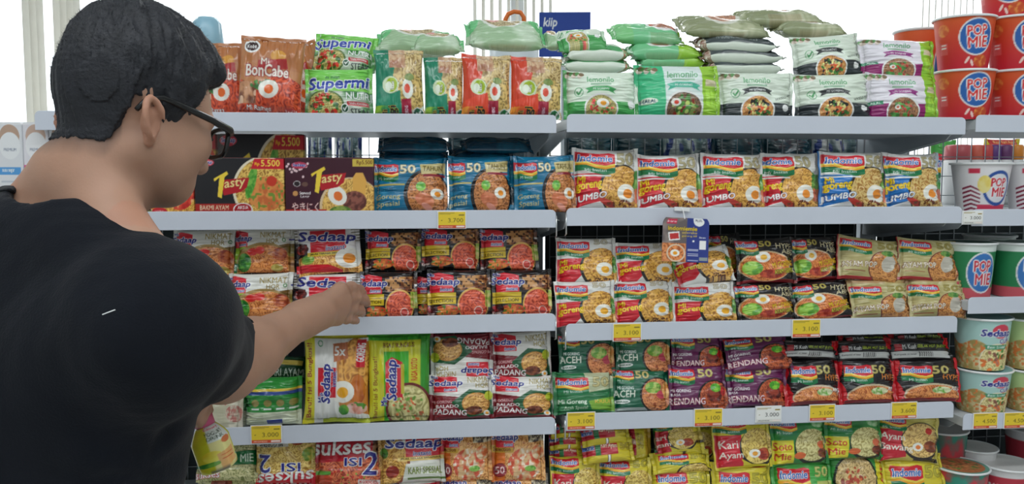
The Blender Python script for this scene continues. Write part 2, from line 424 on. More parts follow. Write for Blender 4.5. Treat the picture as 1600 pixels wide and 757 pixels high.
def sedlogo(A, cx, cy, w, h, rot=0.0, inst=True):
    A.poly([(cx - w * .36, cy - h * .9), (cx - w * .1, cy - h * 1.15), (cx + w * .2, cy - h * .95), (cx + w * .34, cy - h * .8), (cx + w * .34, cy + h * 1.1), (cx - w * .36, cy + h * 1.1)], (222, 40, 58))
    A.text('Mie', cx - w * .33, cy - h * .85, w * .2, h * .36, NAV, [(WHT, 2)], .2, rot)
    A.text('Sedaap', cx, cy, w, h * .95, NAV, [(WHT, 3.2)], .18, rot, bold=0.037)
    if inst: A.text('instant', cx + w * .12, cy + h * .78, w * .34, h * .34, NAV, [(WHT, 1.8)], .18, rot)
    return A

D = {}
def design(name, asp):
    def dec(fn): D[name] = (fn, asp); return fn
    return dec
_ac = {}
def art(name):
    if name not in _ac:
        fn, asp = D[name]; r = fn(asp); _ac[name] = r.fin()
    return _ac[name]

@design('boncabe', 0.85)
def _(asp):
    A = Art(asp, (196, 132, 84)); A.blotch(A.Y < .45, (200, 138, 88), (186, 118, 70), 3)
    A.disc(.2, .17, .13, .085, WHT); A.disc(.2, .17, .10, .06, (60, 40, 40)); A.text('Kobe', .2, .17, .15, .05, WHT)
    A.disc(.62, .27, .12, .07, (222, 160, 70)); A.poly([(.32, .34), (.75, .30), (.78, .42), (.3, .45)], (176, 40, 40))
    A.noodles(A.Y > .56 + .05 * np.sin(A.X * 7), (176, 44, 34), (226, 96, 60), 9)
    A.blotch((A.Y > .6) & (A.X < .3) & (A.Y < .86), (120, 70, 50), (206, 150, 110), 6, (230, 190, 160))
    A.scatter(.4, .62, .22, .05, [((70, 130, 60), 10, .045)]); A.egg(.5, .68, .11, (240, 110, 40))
    A.text('Mi', .42, .35, .12, .08, (236, 226, 210), [((130, 20, 30), 2)])
    A.text('BonCabe', .46, .46, .66, .14, (240, 232, 220), [((150, 26, 34), 4)], arch=.08, bold=0.031)
    A.text('Mi Ramen', .35, .90, .36, .05, WHT, [((110, 30, 20), 1)]); A.text('Instan', .62, .945, .3, .04, WHT); A.rect(.76, .89, .96, .97, (196, 60, 50))
    A.text('Level 15', .86, .93, .17, .04, WHT)
    return A
@design('supermi', 1.6)
def _(asp):
    A = Art(asp, (232, 242, 226)); A.grad(A.Y < .55, (124, 214, 90), (132, 206, 84)); A.blotch(A.Y > .5, (60, 130, 60), (206, 216, 200), 3)
    A.bowl(.3, .78, .28, .3, (90, 120, 60), (150, 140, 70), (206, 196, 120), 9, veg=[((50, 110, 40), 14, .06), ((210, 60, 40), 12, .06)])
    A.rect(.62, .72, .93, .80, (200, 40, 50)); A.text('TANPA PEWARNA', .775, .76, .26, .045, WHT)
    A.text('mi instan', .42, .2, .2, .07, (30, 90, 60)); A.text('Supermi', .5, .36, .86, .30, (36, 66, 170), [(WHT, 4.5)], .15, -.03, bold=0.037)
    A.text('NUTRI', .79, .60, .36, .14, WHT, [((40, 110, 60), 1.5)]); A.disc(.59, .85, .055, .09, (40, 90, 60)); A.ring(.59, .85, .055, .09, .2, WHT)
    A.line(.57, .85, .585, .89, .012, WHT); A.line(.585, .89, .62, .81, .012, WHT); A.text('STEAK', .81, .92, .28, .12, (50, 60, 60), bold=0.025)
    return A
def _agi(asp, bg, dk, low):
    A = Art(asp, bg); A.noodles((A.X > .5 - .3 * A.Y), (176, 140, 80), (222, 198, 140), 8); A.blotch((A.X < .55 - .5 * A.Y) | (A.X + .0 < .36), bg, tuple(int(c * .93) for c in bg), 3)
    A.blotch((A.Y < .3) & (A.X > .3) & (A.X < .62 + .1 * A.Y), (176, 120, 90), (226, 196, 160), 6)
    A.disc(.78, .66, .34, .27, (220, 228, 214)); A.noodles(A.ell(.78, .64, .31, .25) < 1, (150, 122, 60), (226, 196, 120), 9)
    A.poly([(.0, .75), (.52, .62), (.55, 1), (0, 1)], bg); A.blotch((A.X < .5) & (A.Y > .83), low, bg, 4)
    A.disc(.32, .54, .17, .12, (220, 236, 200)); A.disc(.34, .54, .12, .10, (168, 196, 40)); A.disc(.28, .56, .07, .07, (240, 250, 230)); A.text('lezat', .36, .55, .14, .05, WHT, [((90, 110, 20), 1.5)], rot=-1.5)
    A.rect(.54, .74, .74, 1, (170, 28, 62)); A.text('MI GORENG', .64, .92, .20, .05, (240, 220, 230), rot=-1.57)
    A.disc(.87, .93, .11, .075, dk); A.ring(.87, .93, .11, .075, .16, WHT); A.line(.83, .93, .86, .955, .012, WHT); A.line(.86, .955, .92, .90, .012, WHT)
    A.disc(.68, .6, .115, .14, (240, 244, 232)); A.disc(.67, .6, .06, .065, (232, 84, 60)); A.blotch(A.ell(.72, .44, .1, .05) < 1, (90, 130, 70), (140, 160, 90), 9)
    A.text('agi', .37, .93, .22, .16, (40, 30, 20), [((220, 190, 60), 2.5)], rot=-1.57, bold=0.031); A.text('Mi', .2, .93, .1, .08, (60, 40, 20), [((230, 200, 80), 2)], rot=-1.57)
    return A
D['greenagi'] = (lambda a: _agi(a, (30, 142, 108), (24, 96, 70), (150, 196, 60)), 0.85)
D['orangeagi'] = (lambda a: _agi(a, (232, 76, 48), (24, 110, 60), (244, 160, 60)), 0.85)
def _lemon(asp, top, low, side, rib, food, sidecol=None, greenR=None, check=True, bowlcx=.48):
    A = Art(asp, top); A.rect(0, .68, 1, 1, low)
    if side is not None: A.rect(0, 0, .1 if sidecol is None else sidecol, 1, side)
    if greenR is not None: A.rect(.76, 0, 1, 1, greenR); A.rect(.8, .3, .96, .42, (226, 216, 180)); A.rect(.8, .5, .96, .8, tuple(min(255, c + 25) for c in greenR)); A.rect(.85, .5, .86, .8, greenR); A.rect(.9, .5, .91, .8, greenR)
    for k in range(9): A.disc(.04 + .025 * k, .1 + .03 * math.sin(k * 2), .03, .05, [(90, 150, 80), (230, 214, 200), (130, 110, 80)][k % 3], k)
    A.text('lemonilo', bowlcx, .2, .34, .12, (70, 160, 96), bold=0.012); A.rect(bowlcx - .13, .29, bowlcx + .13, .33, (150, 190, 160)); 
    A.poly([(bowlcx - .2, .40), (bowlcx - .08, .35), (bowlcx + .08, .35), (bowlcx + .2, .42), (bowlcx + .16, .46), (bowlcx + .19, .52), (bowlcx + .1, .46), (bowlcx - .1, .46), (bowlcx - .19, .52), (bowlcx - .16, .45)], rib)
    A.text('MI GORENG', bowlcx, .41, .2, .04, WHT)
    c1, c2, veg, eggc = food
    A.disc(bowlcx, .84, .22, .33, (238, 240, 236)); A.bowl(bowlcx, .85, .2, .3, c1, c1, c2, 8, .02, veg)
    if eggc: A.egg(*eggc)
    if check: A.ring(.2, .48, .055, .10, .14, (80, 160, 100)); A.line(.175, .48, .195, .53, .015, (80, 160, 100)); A.line(.195, .53, .235, .43, .015, (80, 160, 100))
    return A
D['lemongreen'] = (lambda a: _lemon(a, (228, 242, 224), (64, 164, 80), (70, 170, 84), (70, 168, 96), ((150, 140, 80), (200, 190, 120), [((220, 76, 66), 14, .05), ((90, 150, 60), 8, .05)], (.5, .72, .1)), .06).disc(.88, .72, .05, .1, WHT), 1.5)
D['lemonteal'] = (lambda a: _lemon(a, (226, 240, 236), (226, 240, 236), (66, 196, 138), (80, 190, 160), ((90, 70, 60), (140, 110, 80), [((80, 140, 60), 16, .06), ((180, 200, 110), 10, .06), ((150, 50, 40), 6, .04)], (.44, .74, .07, (226, 70, 50))), .33, (160, 212, 60), False, .54).disc(.14, .7, .1, .06, (230, 240, 220)).text('HALAL', .14, .7, .16, .06, (20, 60, 90)), 1.5)
D['lemonblack'] = (lambda a: _lemon(a, (226, 238, 222), (48, 56, 60), None, (48, 52, 54), ((200, 120, 60), (226, 170, 100), [((40, 40, 40), 14, .06), ((220, 90, 50), 12, .05), ((230, 220, 140), 12, .05), ((70, 130, 60), 8, .05)], None)).text('NOODLE MIE', .82, .56, .22, .05, (90, 100, 90), rot=-.3).disc(.84, .78, .045, .07, WHT), 1.5)
D['lemonpurple'] = (lambda a: _lemon(a, (236, 232, 240), (150, 36, 110), None, (150, 50, 130), ((120, 80, 60), (180, 130, 90), [((200, 60, 50), 10, .05), ((90, 160, 80), 10, .06)], (.38, .76, .05, (226, 110, 80))), None, (150, 206, 60), False, .46).rect(0, .62, .2, .70, (60, 150, 110)).text('HALAL', .1, .66, .14, .05, WHT), 1.6)
@design('lyinggreen', 2.2)
def _(asp):
    A = Art(asp, (202, 222, 194)); A.blotch(A.X > -1, (206, 226, 200), (168, 200, 160), 2)
    A.poly([(0, 0), (.25, 0), (.15, .5), (0, .7)], (120, 206, 140)); A.poly([(.8, 0), (1, 0), (1, .9), (.9, .5)], (110, 200, 130))
    A.disc(.5, .12, .26, .5, (228, 232, 222)); A.noodles(A.ell(.5, .08, .23, .45) < 1, (170, 150, 110), (206, 190, 150), 7); A.disc(.38, .2, .08, .14, (226, 170, 160))
    return A
@design('lyingwhite', 3.0)
def _(asp):
    A = Art(asp, (228, 238, 224)); A.rect(0, .62, 1, .92, (84, 166, 104)); A.text('lemonilo', .5, .3, .3, .25, (120, 180, 130)); A.blotch(A.X > .86, (210, 220, 190), (110, 140, 80), 6, (200, 90, 80)); return A
@design('lyingblack', 3.0)
def _(asp):
    A = Art(asp, (222, 232, 218)); A.rect(0, .6, 1, .95, (66, 76, 78)); A.text('lemonilo', .55, .3, .3, .22, (150, 180, 150)); A.blotch(A.X < .12, (216, 222, 200), (150, 110, 90), 6); A.text('MI GORENG RENDAH GULA', .5, .78, .5, .12, (160, 170, 165)); return A
@design('lyingteal', 2.6)
def _(asp):
    A = Art(asp, (126, 206, 150)); A.rect(.66, 0, 1, 1, (160, 212, 70)); A.disc(.45, .1, .25, .8, WHT); A.noodles(A.ell(.45, .05, .22, .7) < 1, (160, 130, 90), (200, 120, 100), 6); return A
@design('lyingolive', 2.8)
def _(asp):
    A = Art(asp, (186, 190, 150)); A.blotch(A.X > -1, (196, 200, 166), (150, 158, 120), 3); A.disc(.5, .1, .24, .7, (226, 226, 212)); A.noodles(A.ell(.5, .05, .2, .6) < 1, (180, 120, 90), (206, 150, 120), 6); return A

def _T(A, cx, cy, s):
    A.poly([(cx - .16 * s, cy - .11 * s), (cx + .5 * s, cy - .20 * s), (cx + .44 * s, cy + .14 * s), (cx + .30 * s, cy + .30 * s), (cx - .08 * s, cy + .42 * s)], (186, 30, 42))
    A.poly([(cx - .30 * s, cy - .16 * s), (cx + .0 * s, cy - .42 * s), (cx + .03 * s, cy - .32 * s), (cx - .05 * s, cy - .22 * s), (cx - .13 * s, cy + .52 * s), (cx - .22 * s, cy + .46 * s), (cx - .17 * s, cy - .2 * s), (cx - .28 * s, cy - .06 * s)], (246, 214, 70))
    A.text('asty', cx + .17 * s, cy + .04 * s, .46 * s, .34 * s, (246, 226, 150), [((160, 20, 30), 2)], .2, -.12, bold=0.025)
    return A
@design('tastybakmi', 1.78)
def _(asp):
    A = Art(asp, (34, 34, 38), 460); A.disc(.78, .55, .36, .58, (236, 226, 200)); A.noodles(A.ell(.79, .55, .34, .55) < 1, (186, 120, 50), (240, 206, 110), 8)
    A.blotch(A.ell(.8, .62, .22, .3) < 1, (206, 110, 60), (226, 150, 80), 7, (120, 150, 60)); A.blotch(A.ell(.63, .42, .05, .3, .3) < 1, (70, 150, 50), (130, 190, 80), 8); A.disc(.86, .4, .06, .09, (206, 60, 40))
    _T(A, .36, .44, .5); A.disc(.12, .08, .10, .07, (206, 60, 80)); A.text('Sedaap', .12, .08, .16, .07, NAV, [(WHT, 1.6)])
    A.poly([(.67, .01), (1, .01), (1, .19), (.63, .19)], (206, 34, 50)); A.text('Rp', .70, .11, .05, .07, YEL); A.text('5.500', .85, .09, .21, .11, (250, 226, 90), bold=0.025)
    A.rect(0, .79, .62, 1, (176, 40, 34)); A.text('BAKMI AYAM', .21, .86, .32, .08, (240, 226, 190), bold=0.019); A.text('Daging Ayam Asli', .21, .95, .32, .06, (240, 230, 200))
    A.disc(.53, .9, .11, .12, (170, 24, 36)); A.ring(.53, .9, .11, .12, .12, WHT); A.text('AKSIA', .53, .86, .12, .06, WHT); A.text('AYAM ASLI', .53, .94, .17, .05, WHT)
    return A
@design('tastyyaki', 1.78)
def _(asp):
    A = Art(asp, (66, 26, 42), 460); A.disc(.74, .86, .36, .52, (226, 200, 160)); A.noodles(A.ell(.75, .86, .34, .5) < 1, (206, 140, 60), (240, 200, 110), 8)
    A.poly([(.76, .35), (.8, .26), (.88, .26), (.92, .4), (.9, .7), (.76, .7)], (232, 176, 84)); A.blotch(A.ell(.78, .76, .14, .18) < 1, (96, 50, 44), (150, 90, 76), 9)
    A.egg(.585, .66, .16, (236, 120, 50), .5); A.blotch(A.ell(.62, .94, .13, .1) < 1, (90, 130, 50), (150, 170, 80), 12)
    for k in range(14): A.disc(.02 + .018 * k, .08 + .17 * vnoise(np.array(k * 1.7), np.array(3.0), 2) * (1 + k / 14), .014, .022, (240, 210, 214))
    A.disc(.16, .13, .09, .06, (190, 60, 90)); A.text('Sedaap', .16, .13, .14, .06, NAV, [(WHT, 1.5)])
    _T(A, .44, .36, .5); A.rect(.76, .02, 1, .15, (214, 190, 80)); A.text('Rp5.500', .9, .085, .18, .09, (110, 60, 20), bold=0.019)
    A.disc(.13, .45, .04, .05, (40, 30, 34)); A.ring(.13, .45, .04, .05, .15, WHT); A.disc(.22, .46, .035, .04, (110, 80, 70)); A.disc(.11, .62, .03, .045, (206, 150, 90)); A.text('Seaweed', .22, .61, .12, .05, WHT); A.text('Laver', .22, .67, .1, .04, WHT)
    A.rect(0, .9, .46, 1, (196, 50, 40)); A.text('やきにく', .22, .86, .30, .16, (244, 226, 220), [((120, 20, 30), 1.5)], bold=0.012); return A
@design('tastychicken', 1.78)
def _(asp):
    A = Art(asp, (40, 38, 40), 300); A.disc(.72, .6, .42, .6, (230, 220, 190)); A.noodles(A.ell(.72, .6, .4, .56) < 1, (206, 130, 50), (240, 196, 90), 7); A.blotch(A.ell(.78, .5, .26, .4) < 1, (200, 44, 40), (228, 84, 60), 6, (240, 180, 120))
    A.poly([(.67, .01), (1, .01), (1, .19), (.63, .19)], (206, 34, 50)); _T(A, .3, .4, .45); A.rect(0, .8, .5, .88, (226, 130, 40)); A.text('Geprek Matah', .22, .93, .36, .07, (200, 210, 60)); A.disc(.48, .94, .12, .09, (206, 40, 50)); A.text('SAMBAL', .48, .92, .14, .04, WHT); return A
@design('bluegoreng', 1.38)
def _(asp):
    A = Art(asp, (18, 128, 168)); A.blotch(A.X > -1, (20, 132, 172), (12, 112, 152), 3); A.rect(0, .50, .42, .525, (206, 180, 90))
    A.disc(.71, .70, .305, .47, (22, 20, 24)); A.noodles(A.ell(.725, .70, .27, .43) < 1, (150, 84, 40), (214, 142, 84), 10, 6)
    A.blotch(A.ell(.68, .8, .13, .12, .4) < 1, (206, 110, 70), (226, 140, 100), 5); A.disc(.71, .92, .08, .05, (236, 160, 140), .5)
    A.blotch(A.ell(.63, .55, .065, .09) < 1, (90, 170, 60), (150, 210, 80), 12); A.egg(.845, .68, .10, (240, 150, 40))
    indologo(A, .0, .10, .34, .46); fifty(A, .46, .22, .2, .16, (236, 226, 190)); A.poly([(.62, .13), (.97, .10), (.96, .3), (.64, .32)], (206, 190, 130)); A.text('TAHUN', .79, .21, .26, .10, (110, 96, 50)); A.rect(.66, .32, .96, .36, (150, 40, 60))
    A.text('PREMIUM', .16, .60, .2, .05, (20, 70, 100)); A.text('Goreng', .2, .74, .32, .11, (206, 190, 130), bold=0.012); A.text('Spesial', .2, .87, .30, .11, (206, 190, 130), bold=0.012); return A
def _jumbo(asp, c):
    A = Art(asp, (236, 236, 234)); A.blotch((A.X > .6) & (A.Y < .4), (238, 238, 236), (206, 206, 200), 4)
    A.poly([(.04, .42), (.6, .42), (.5, .86), (.04, .97)], c)
    A.disc(.72, .68, .34, .42, (30, 26, 28)); A.noodles(A.ell(.745, .7, .33, .41) < 1, (206, 130, 50), (238, 188, 96) if c == RED else (226, 200, 130), 9, 6)
    A.rect(0, .0, .03, 1, c) if c != RED else None; A.blotch(A.ell(.97, .6, .06, .25) < 1, (70, 140, 60), (130, 180, 80), 9); A.disc(.98, .75, .05, .12, (226, 120, 80))
    A.disc(.5, .90, .14, .05, (196, 60, 50), .4); A.egg(.80, .74, .155, (244, 150, 50)); A.scatter(.72, .92, .2, .05, [((120, 60, 40), 12, .03)])
    indologo(A, .05, .04, .62, .44); A.rect(.04, .445, .56, .47, WHT); A.text('Mi', .13, .52, .1, .10, YEL, [((190, 120, 20), 1)], .1, -.1, bold=0.037); A.text('goreng', .24, .64, .36, .13, YEL, [((190, 120, 20), 1)], .1, -.12, bold=0.037)
    A.text('JUMBO', .26, .82, .46, .13, WHT, [((150, 20, 40), 2)] if c == RED else [((20, 60, 140), 2)], .2, -.14, bold=0.037); fifty(A, .78, .17, .26, .2, (176, 166, 126), (130, 120, 90)); return A
D['jumbored'] = (lambda a: _jumbo(a, RED), 1.25); D['jumboblue'] = (lambda a: _jumbo(a, (20, 116, 196)), 1.25)
@design('sednikmat', 1.38)
def _(asp):
    A = Art(asp, (234, 234, 226)); A.rect(0, .42, 1, 1, (150, 190, 50)); A.poly([(.2, .5), (.5, .38), (.8, .42), (1, .36), (1, 1), (.2, 1)], (120, 90, 40)); A.disc(.6, .86, .48, .52, (170, 140, 80)); A.noodles(A.ell(.62, .88, .44, .48) < 1, (196, 96, 50), (232, 156, 90), 8)
    A.blotch(A.ell(.28, .78, .12, .2) < 1, (30, 110, 40), (90, 160, 60), 8); A.disc(.42, .55, .08, .08, (214, 40, 40)); A.disc(.54, .52, .08, .08, (222, 50, 44)); A.blotch(A.ell(.86, .6, .12, .14) < 1, (150, 50, 30), (206, 110, 60), 9); A.blotch(A.ell(.82, .9, .1, .08) < 1, (206, 190, 110), (170, 150, 70), 9)
    A.rect(0, .78, .16, .98, (30, 110, 70)); A.text('AYAM', .08, .84, .13, .07, WHT); A.text('JERUK', .08, .92, .13, .06, WHT)
    sedlogo(A, .2, .25, .4, .17); A.text('NIKMAT', .74, .16, .4, .13, (170, 150, 84), bold=0.012); A.text('HQR', .74, .31, .2, .12, (150, 130, 70), bold=0.019); A.ring(.92, .28, .03, .045, .5, (90, 140, 90)); return A
@design('sedinstant', 1.4)
def _(asp):
    A = Art(asp, (238, 236, 236)); A.poly([(0, .3), (.2, .35), (.2, 1), (0, 1)], (40, 26, 30)); A.noodles((A.Y > .62) & (A.X > .05), (206, 120, 50), (240, 190, 100), 8)
    A.blotch(A.ell(.12, .45, .1, .1) < 1, (200, 60, 50), (90, 40, 40), 8); A.blotch(A.ell(.2, .68, .1, .1) < 1, (90, 150, 50), (150, 180, 70), 8)
    A.rect(.25, .06, .78, .58, (222, 40, 56)); A.rect(.2, .54, .84, .62, (240, 210, 70)); A.text('JELAS TERASA SEDAPNYA', .52, .58, .56, .045, (60, 60, 30)); A.egg(.80, .70, .22, (240, 150, 40)); A.poly([(0, .76), (.5, .82), (.7, .95), (.7, 1), (0, .92)], (214, 36, 50))
    for k in range(5): A.rect(.86, .08 + .06 * k, 1, .1 + .06 * k, (90, 80, 40)); A.rect(0, .04 + .06 * k, .06, .06 + .06 * k, (90, 80, 40))
    A.text('Sedaap', .5, .24, .86, .26, NAV, [(WHT, 4.5)], .18, .06, bold=0.037); A.text('instant', .62, .46, .28, .1, NAV, [(WHT, 2)], .18, bold=0.019); return A
@design('sedblack', 1.4)
def _(asp):
    A = Art(asp, (26, 22, 24)); A.blotch((A.X > .5) & (A.Y < .45) & (A.Y > .12), (120, 64, 36), (206, 150, 90), 7, (60, 30, 20)); A.disc(.74, .76, .24, .36, (226, 180, 90)); A.noodles(A.ell(.74, .78, .22, .34) < 1, (196, 50, 34), (236, 110, 76), 7, 6)
    A.rect(.02, .50, .48, .74, (226, 194, 50)); A.rect(.02, .58, .48, .60, (150, 120, 30)); A.text('SELECTION', .25, .67, .36, .07, (90, 76, 20)); sedlogo(A, .27, .28, .52, .19)
    A.blotch(A.ell(.34, .88, .2, .12) < 1, (200, 70, 40), (232, 140, 60), 7, (90, 130, 50)); A.blotch(A.ell(.1, .86, .1, .1) < 1, (180, 30, 40), (60, 20, 24), 6); A.ring(.82, .9, .07, .1, .2, (236, 200, 190)); A.disc(.82, .9, .05, .07, (206, 70, 60)); A.blotch((A.X > .93) & (A.Y > .45) & (A.Y < .8), (150, 180, 60), (220, 200, 120), 8)
    A.text('Korean', .09, .93, .12, .06, (236, 220, 210)); return A
@design('goreng', 1.3)
def _(asp):
    A = Art(asp, (232, 232, 228)); A.poly([(.03, .48), (.56, .46), (.44, .78), (.3, .98), (.03, 1)], RED); A.disc(.7, .68, .33, .42, (30, 26, 26)); A.noodles(A.ell(.725, .66, .31, .42) < 1, (190, 118, 44), (238, 186, 90), 9, 6)
    A.scatter(.7, .95, .2, .05, [((90, 50, 36), 14, .03)]); A.blotch(A.ell(.95, .58, .05, .18) < 1, (70, 130, 50), (130, 180, 80), 9); A.egg(.77, .70, .15, (246, 180, 40))
    indologo(A, .03, .06, .53, .46); A.text('Mi', .12, .56, .1, .10, YEL, [((190, 110, 20), 1)], .1, -.1, bold=0.037); A.text('goreng', .25, .69, .38, .13, YEL, [((190, 110, 20), 1)], .1, -.12, bold=0.037); fifty(A, .72, .1, .22, .12, (206, 200, 180), (150, 140, 110)); return A
@design('hype', 1.3)
def _(asp):
    A = Art(asp, (28, 24, 26)); A.rect(0, .93, 1, 1, (130, 20, 30)); A.disc(.46, .64, .42, .34, (214, 190, 150)); A.noodles(A.ell(.46, .65, .40, .32) < 1, (200, 84, 40), (236, 150, 80), 8)
    A.egg(.42, .44, .12, (246, 190, 60)); A.blotch(A.ell(.24, .68, .16, .16) < 1, (90, 160, 50), (160, 210, 80), 8); A.blotch(A.ell(.55, .82, .2, .1) < 1, (150, 40, 30), (210, 90, 60), 8)
    indologo(A, .02, .03, .36, .4); fifty(A, .48, .13, .2, .13, (190, 176, 90)); A.text('HYPE', .8, .20, .3, .12, (226, 214, 170), rot=.08, bold=0.012); A.text('ABIS', .86, .33, .24, .11, (226, 214, 170), rot=.08, bold=0.012)
    A.text('MI GORENG', .76, .6, .38, .12, YEL, [((130, 30, 20), 2)], rot=-.15, bold=0.019); A.text('AYAM GEPREK', .78, .75, .38, .10, (206, 214, 50), [((80, 40, 20), 2)], rot=-.15, bold=0.019); return A
@design('ayampop', 1.35)
def _(asp):
    A = Art(asp, (206, 196, 140)); A.blotch(A.X > -1, (214, 206, 156), (186, 174, 116), 3); A.rect(0, .93, 1, 1, (170, 26, 40)); A.rect(.0, 0, .03, 1, (170, 26, 40)); A.disc(.72, .68, .28, .40, (120, 50, 40)); A.noodles(A.ell(.72, .68, .26, .38) < 1, (176, 96, 50), (222, 160, 90), 9); A.blotch(A.ell(.76, .58, .11, .2, .3) < 1, (228, 224, 210), (196, 190, 176), 5); A.blotch(A.ell(.74, .34, .1, .07) < 1, (70, 130, 60), (130, 170, 80), 8)
    indologo(A, .05, .05, .50, .42); fifty(A, .72, .16, .26, .15, (170, 156, 84), (140, 126, 66)); A.text('AYAM POP', .32, .65, .5, .13, (240, 236, 216), [((120, 60, 40), 2)], rot=-.05, bold=0.019); A.rect(.1, .80, .4, .815, (150, 60, 50)); return A
@design('aceh', 1.35)
def _(asp):
    A = Art(asp, (22, 100, 72)); A.rect(0, .92, .6, 1, (190, 200, 196)); A.disc(.74, .62, .29, .42, (22, 24, 22)); A.noodles(A.ell(.75, .62, .27, .39) < 1, (176, 80, 44), (226, 150, 96), 9); A.blotch(A.ell(.68, .45, .14, .14) < 1, (110, 170, 60), (190, 210, 110), 9); A.disc(.82, .62, .08, .1, (200, 70, 90)); A.blotch(A.ell(.92, .5, .07, .2) < 1, (230, 150, 70), (240, 190, 120), 6)
    indologo(A, .02, .02, .36, .36); fifty(A, .5, .14, .22, .17, (206, 190, 120)); A.text('MI GORENG', .22, .46, .26, .07, WHT); A.text('ACEH', .2, .60, .34, .16, (240, 244, 230), bold=0.025); A.disc(.17, .78, .12, .05, WHT); A.text('RASA ACEH', .17, .78, .18, .04, (30, 90, 60)); return A
@design('acehside', 1.45)
def _(asp):
    A = Art(asp, (40, 120, 70)); A.poly([(.5, 0), (1, 0), (1, .4), (.55, .5)], (190, 196, 160)); indologo(A, .06, .10, .56, .56); fifty(A, .76, .25, .26, .22, (206, 196, 140)); A.text('Mi Goreng', .3, .72, .44, .13, (226, 236, 220)); A.text('Aceh Spesial', .35, .86, .36, .09, (200, 220, 190)); A.poly([(.55, .7), (1, .6), (1, .95), (.6, .9)], (130, 180, 60)); A.text('KRIUK', .8, .72, .3, .08, (230, 200, 80)); return A
@design('rendang', 1.35)
def _(asp):
    A = Art(asp, (104, 34, 84)); A.disc(.74, .72, .28, .38, (30, 14, 20)); A.noodles(A.ell(.75, .72, .26, .35) < 1, (140, 50, 30), (206, 104, 60), 8); A.blotch(A.ell(.74, .7, .14, .14) < 1, (90, 30, 24), (160, 60, 40), 9); A.blotch(A.ell(.76, .52, .09, .1) < 1, (70, 160, 40), (140, 210, 60), 9); A.disc(.9, .6, .06, .1, (206, 40, 40))
    indologo(A, .02, .06, .42, .46); fifty(A, .6, .18, .24, .18, (206, 190, 110)); A.text('MI GORENG', .2, .58, .3, .07, WHT); A.text('RASA', .12, .67, .12, .06, WHT); A.text('RENDANG', .3, .82, .56, .15, (240, 226, 226), [((150, 26, 50), 2.5)], bold=0.019); return A
@design('hypered', 1.4)
def _(asp):
    A = Art(asp, (26, 22, 24)); A.poly([(0, 0), (.14, 0), (.07, .5), (.2, 1), (0, 1)], (200, 24, 36)); A.poly([(1, 0), (.93, 0), (.97, .5), (.9, 1), (1, 1)], (200, 24, 36)); A.disc(.55, .84, .42, .26, (206, 190, 160)); A.noodles(A.ell(.55, .86, .4, .24) < 1, (196, 90, 44), (232, 156, 90), 8); A.blotch(A.ell(.66, .74, .14, .08) < 1, (90, 160, 50), (220, 224, 180), 8)
    A.rect(.1, .92, .9, 1, (140, 20, 30)); indologo(A, .12, .12, .56, .58); fifty(A, .68, .26, .24, .18, (196, 184, 110)); A.text('HYPE', .84, .44, .26, .12, (220, 130, 50), rot=.1, bold=0.019); A.text('ABIS', .88, .7, .16, .08, WHT); return A
@design('hypeside', 2.6)
def _(asp):
    A = Art(asp, (24, 22, 24)); A.rect(0, .02, 1, .14, (60, 40, 30)); A.poly([(0, 0), (.1, 0), (.04, 1), (0, 1)], (200, 24, 36)); A.poly([(1, 0), (.9, 0), (.86, .3), (1, .5)], (214, 24, 36)); A.rect(.12, .3, .22, .6, (170, 30, 40)); A.text('Mi Kuah', .33, .42, .2, .2, WHT, bold=0.019); A.text('SEBLAK HOT JELETOT', .68, .42, .46, .17, (190, 214, 60), bold=0.019)
    A.rect(.08, .62, .94, .9, (206, 208, 206)); 
    for k in range(20): A.rect(.44 + .011 * k, .66, .446 + .011 * k, .86, BLK) if k % 3 else None
    A.text('Komposisi mi instan', .26, .76, .3, .1, (90, 90, 90)); return A
@design('padang', 1.38)
def _(asp):
    A = Art(asp, (234, 232, 226)); A.poly([(0, .42), (.45, .5), (.95, .7), (1, 1), (0, 1)], (130, 22, 36)); A.poly([(.34, .62), (.62, .34), (.95, .4), (1, .9), (.6, .97)], (24, 92, 52)); A.disc(.72, .66, .22, .24, (206, 140, 66)); A.noodles(A.ell(.72, .66, .2, .22) < 1, (206, 130, 60), (238, 190, 110), 9); A.blotch(A.ell(.68, .82, .13, .1) < 1, (90, 40, 26), (150, 80, 50), 9); A.disc(.92, .5, .07, .1, (190, 200, 50)); A.egg(.88, .88, .06)
    sedlogo(A, .27, .2, .5, .17); A.text('NIKMAT', .78, .13, .36, .13, (176, 160, 100), bold=0.012); A.text('HQR', .82, .27, .2, .11, (176, 160, 100)); A.text('MI GORENG', .2, .60, .3, .06, (240, 200, 200)); A.text('BALADO', .28, .70, .34, .07, WHT); A.text('PADANG', .32, .83, .5, .12, WHT, [((110, 10, 24), 1.5)], rot=.1, bold=0.019); return A
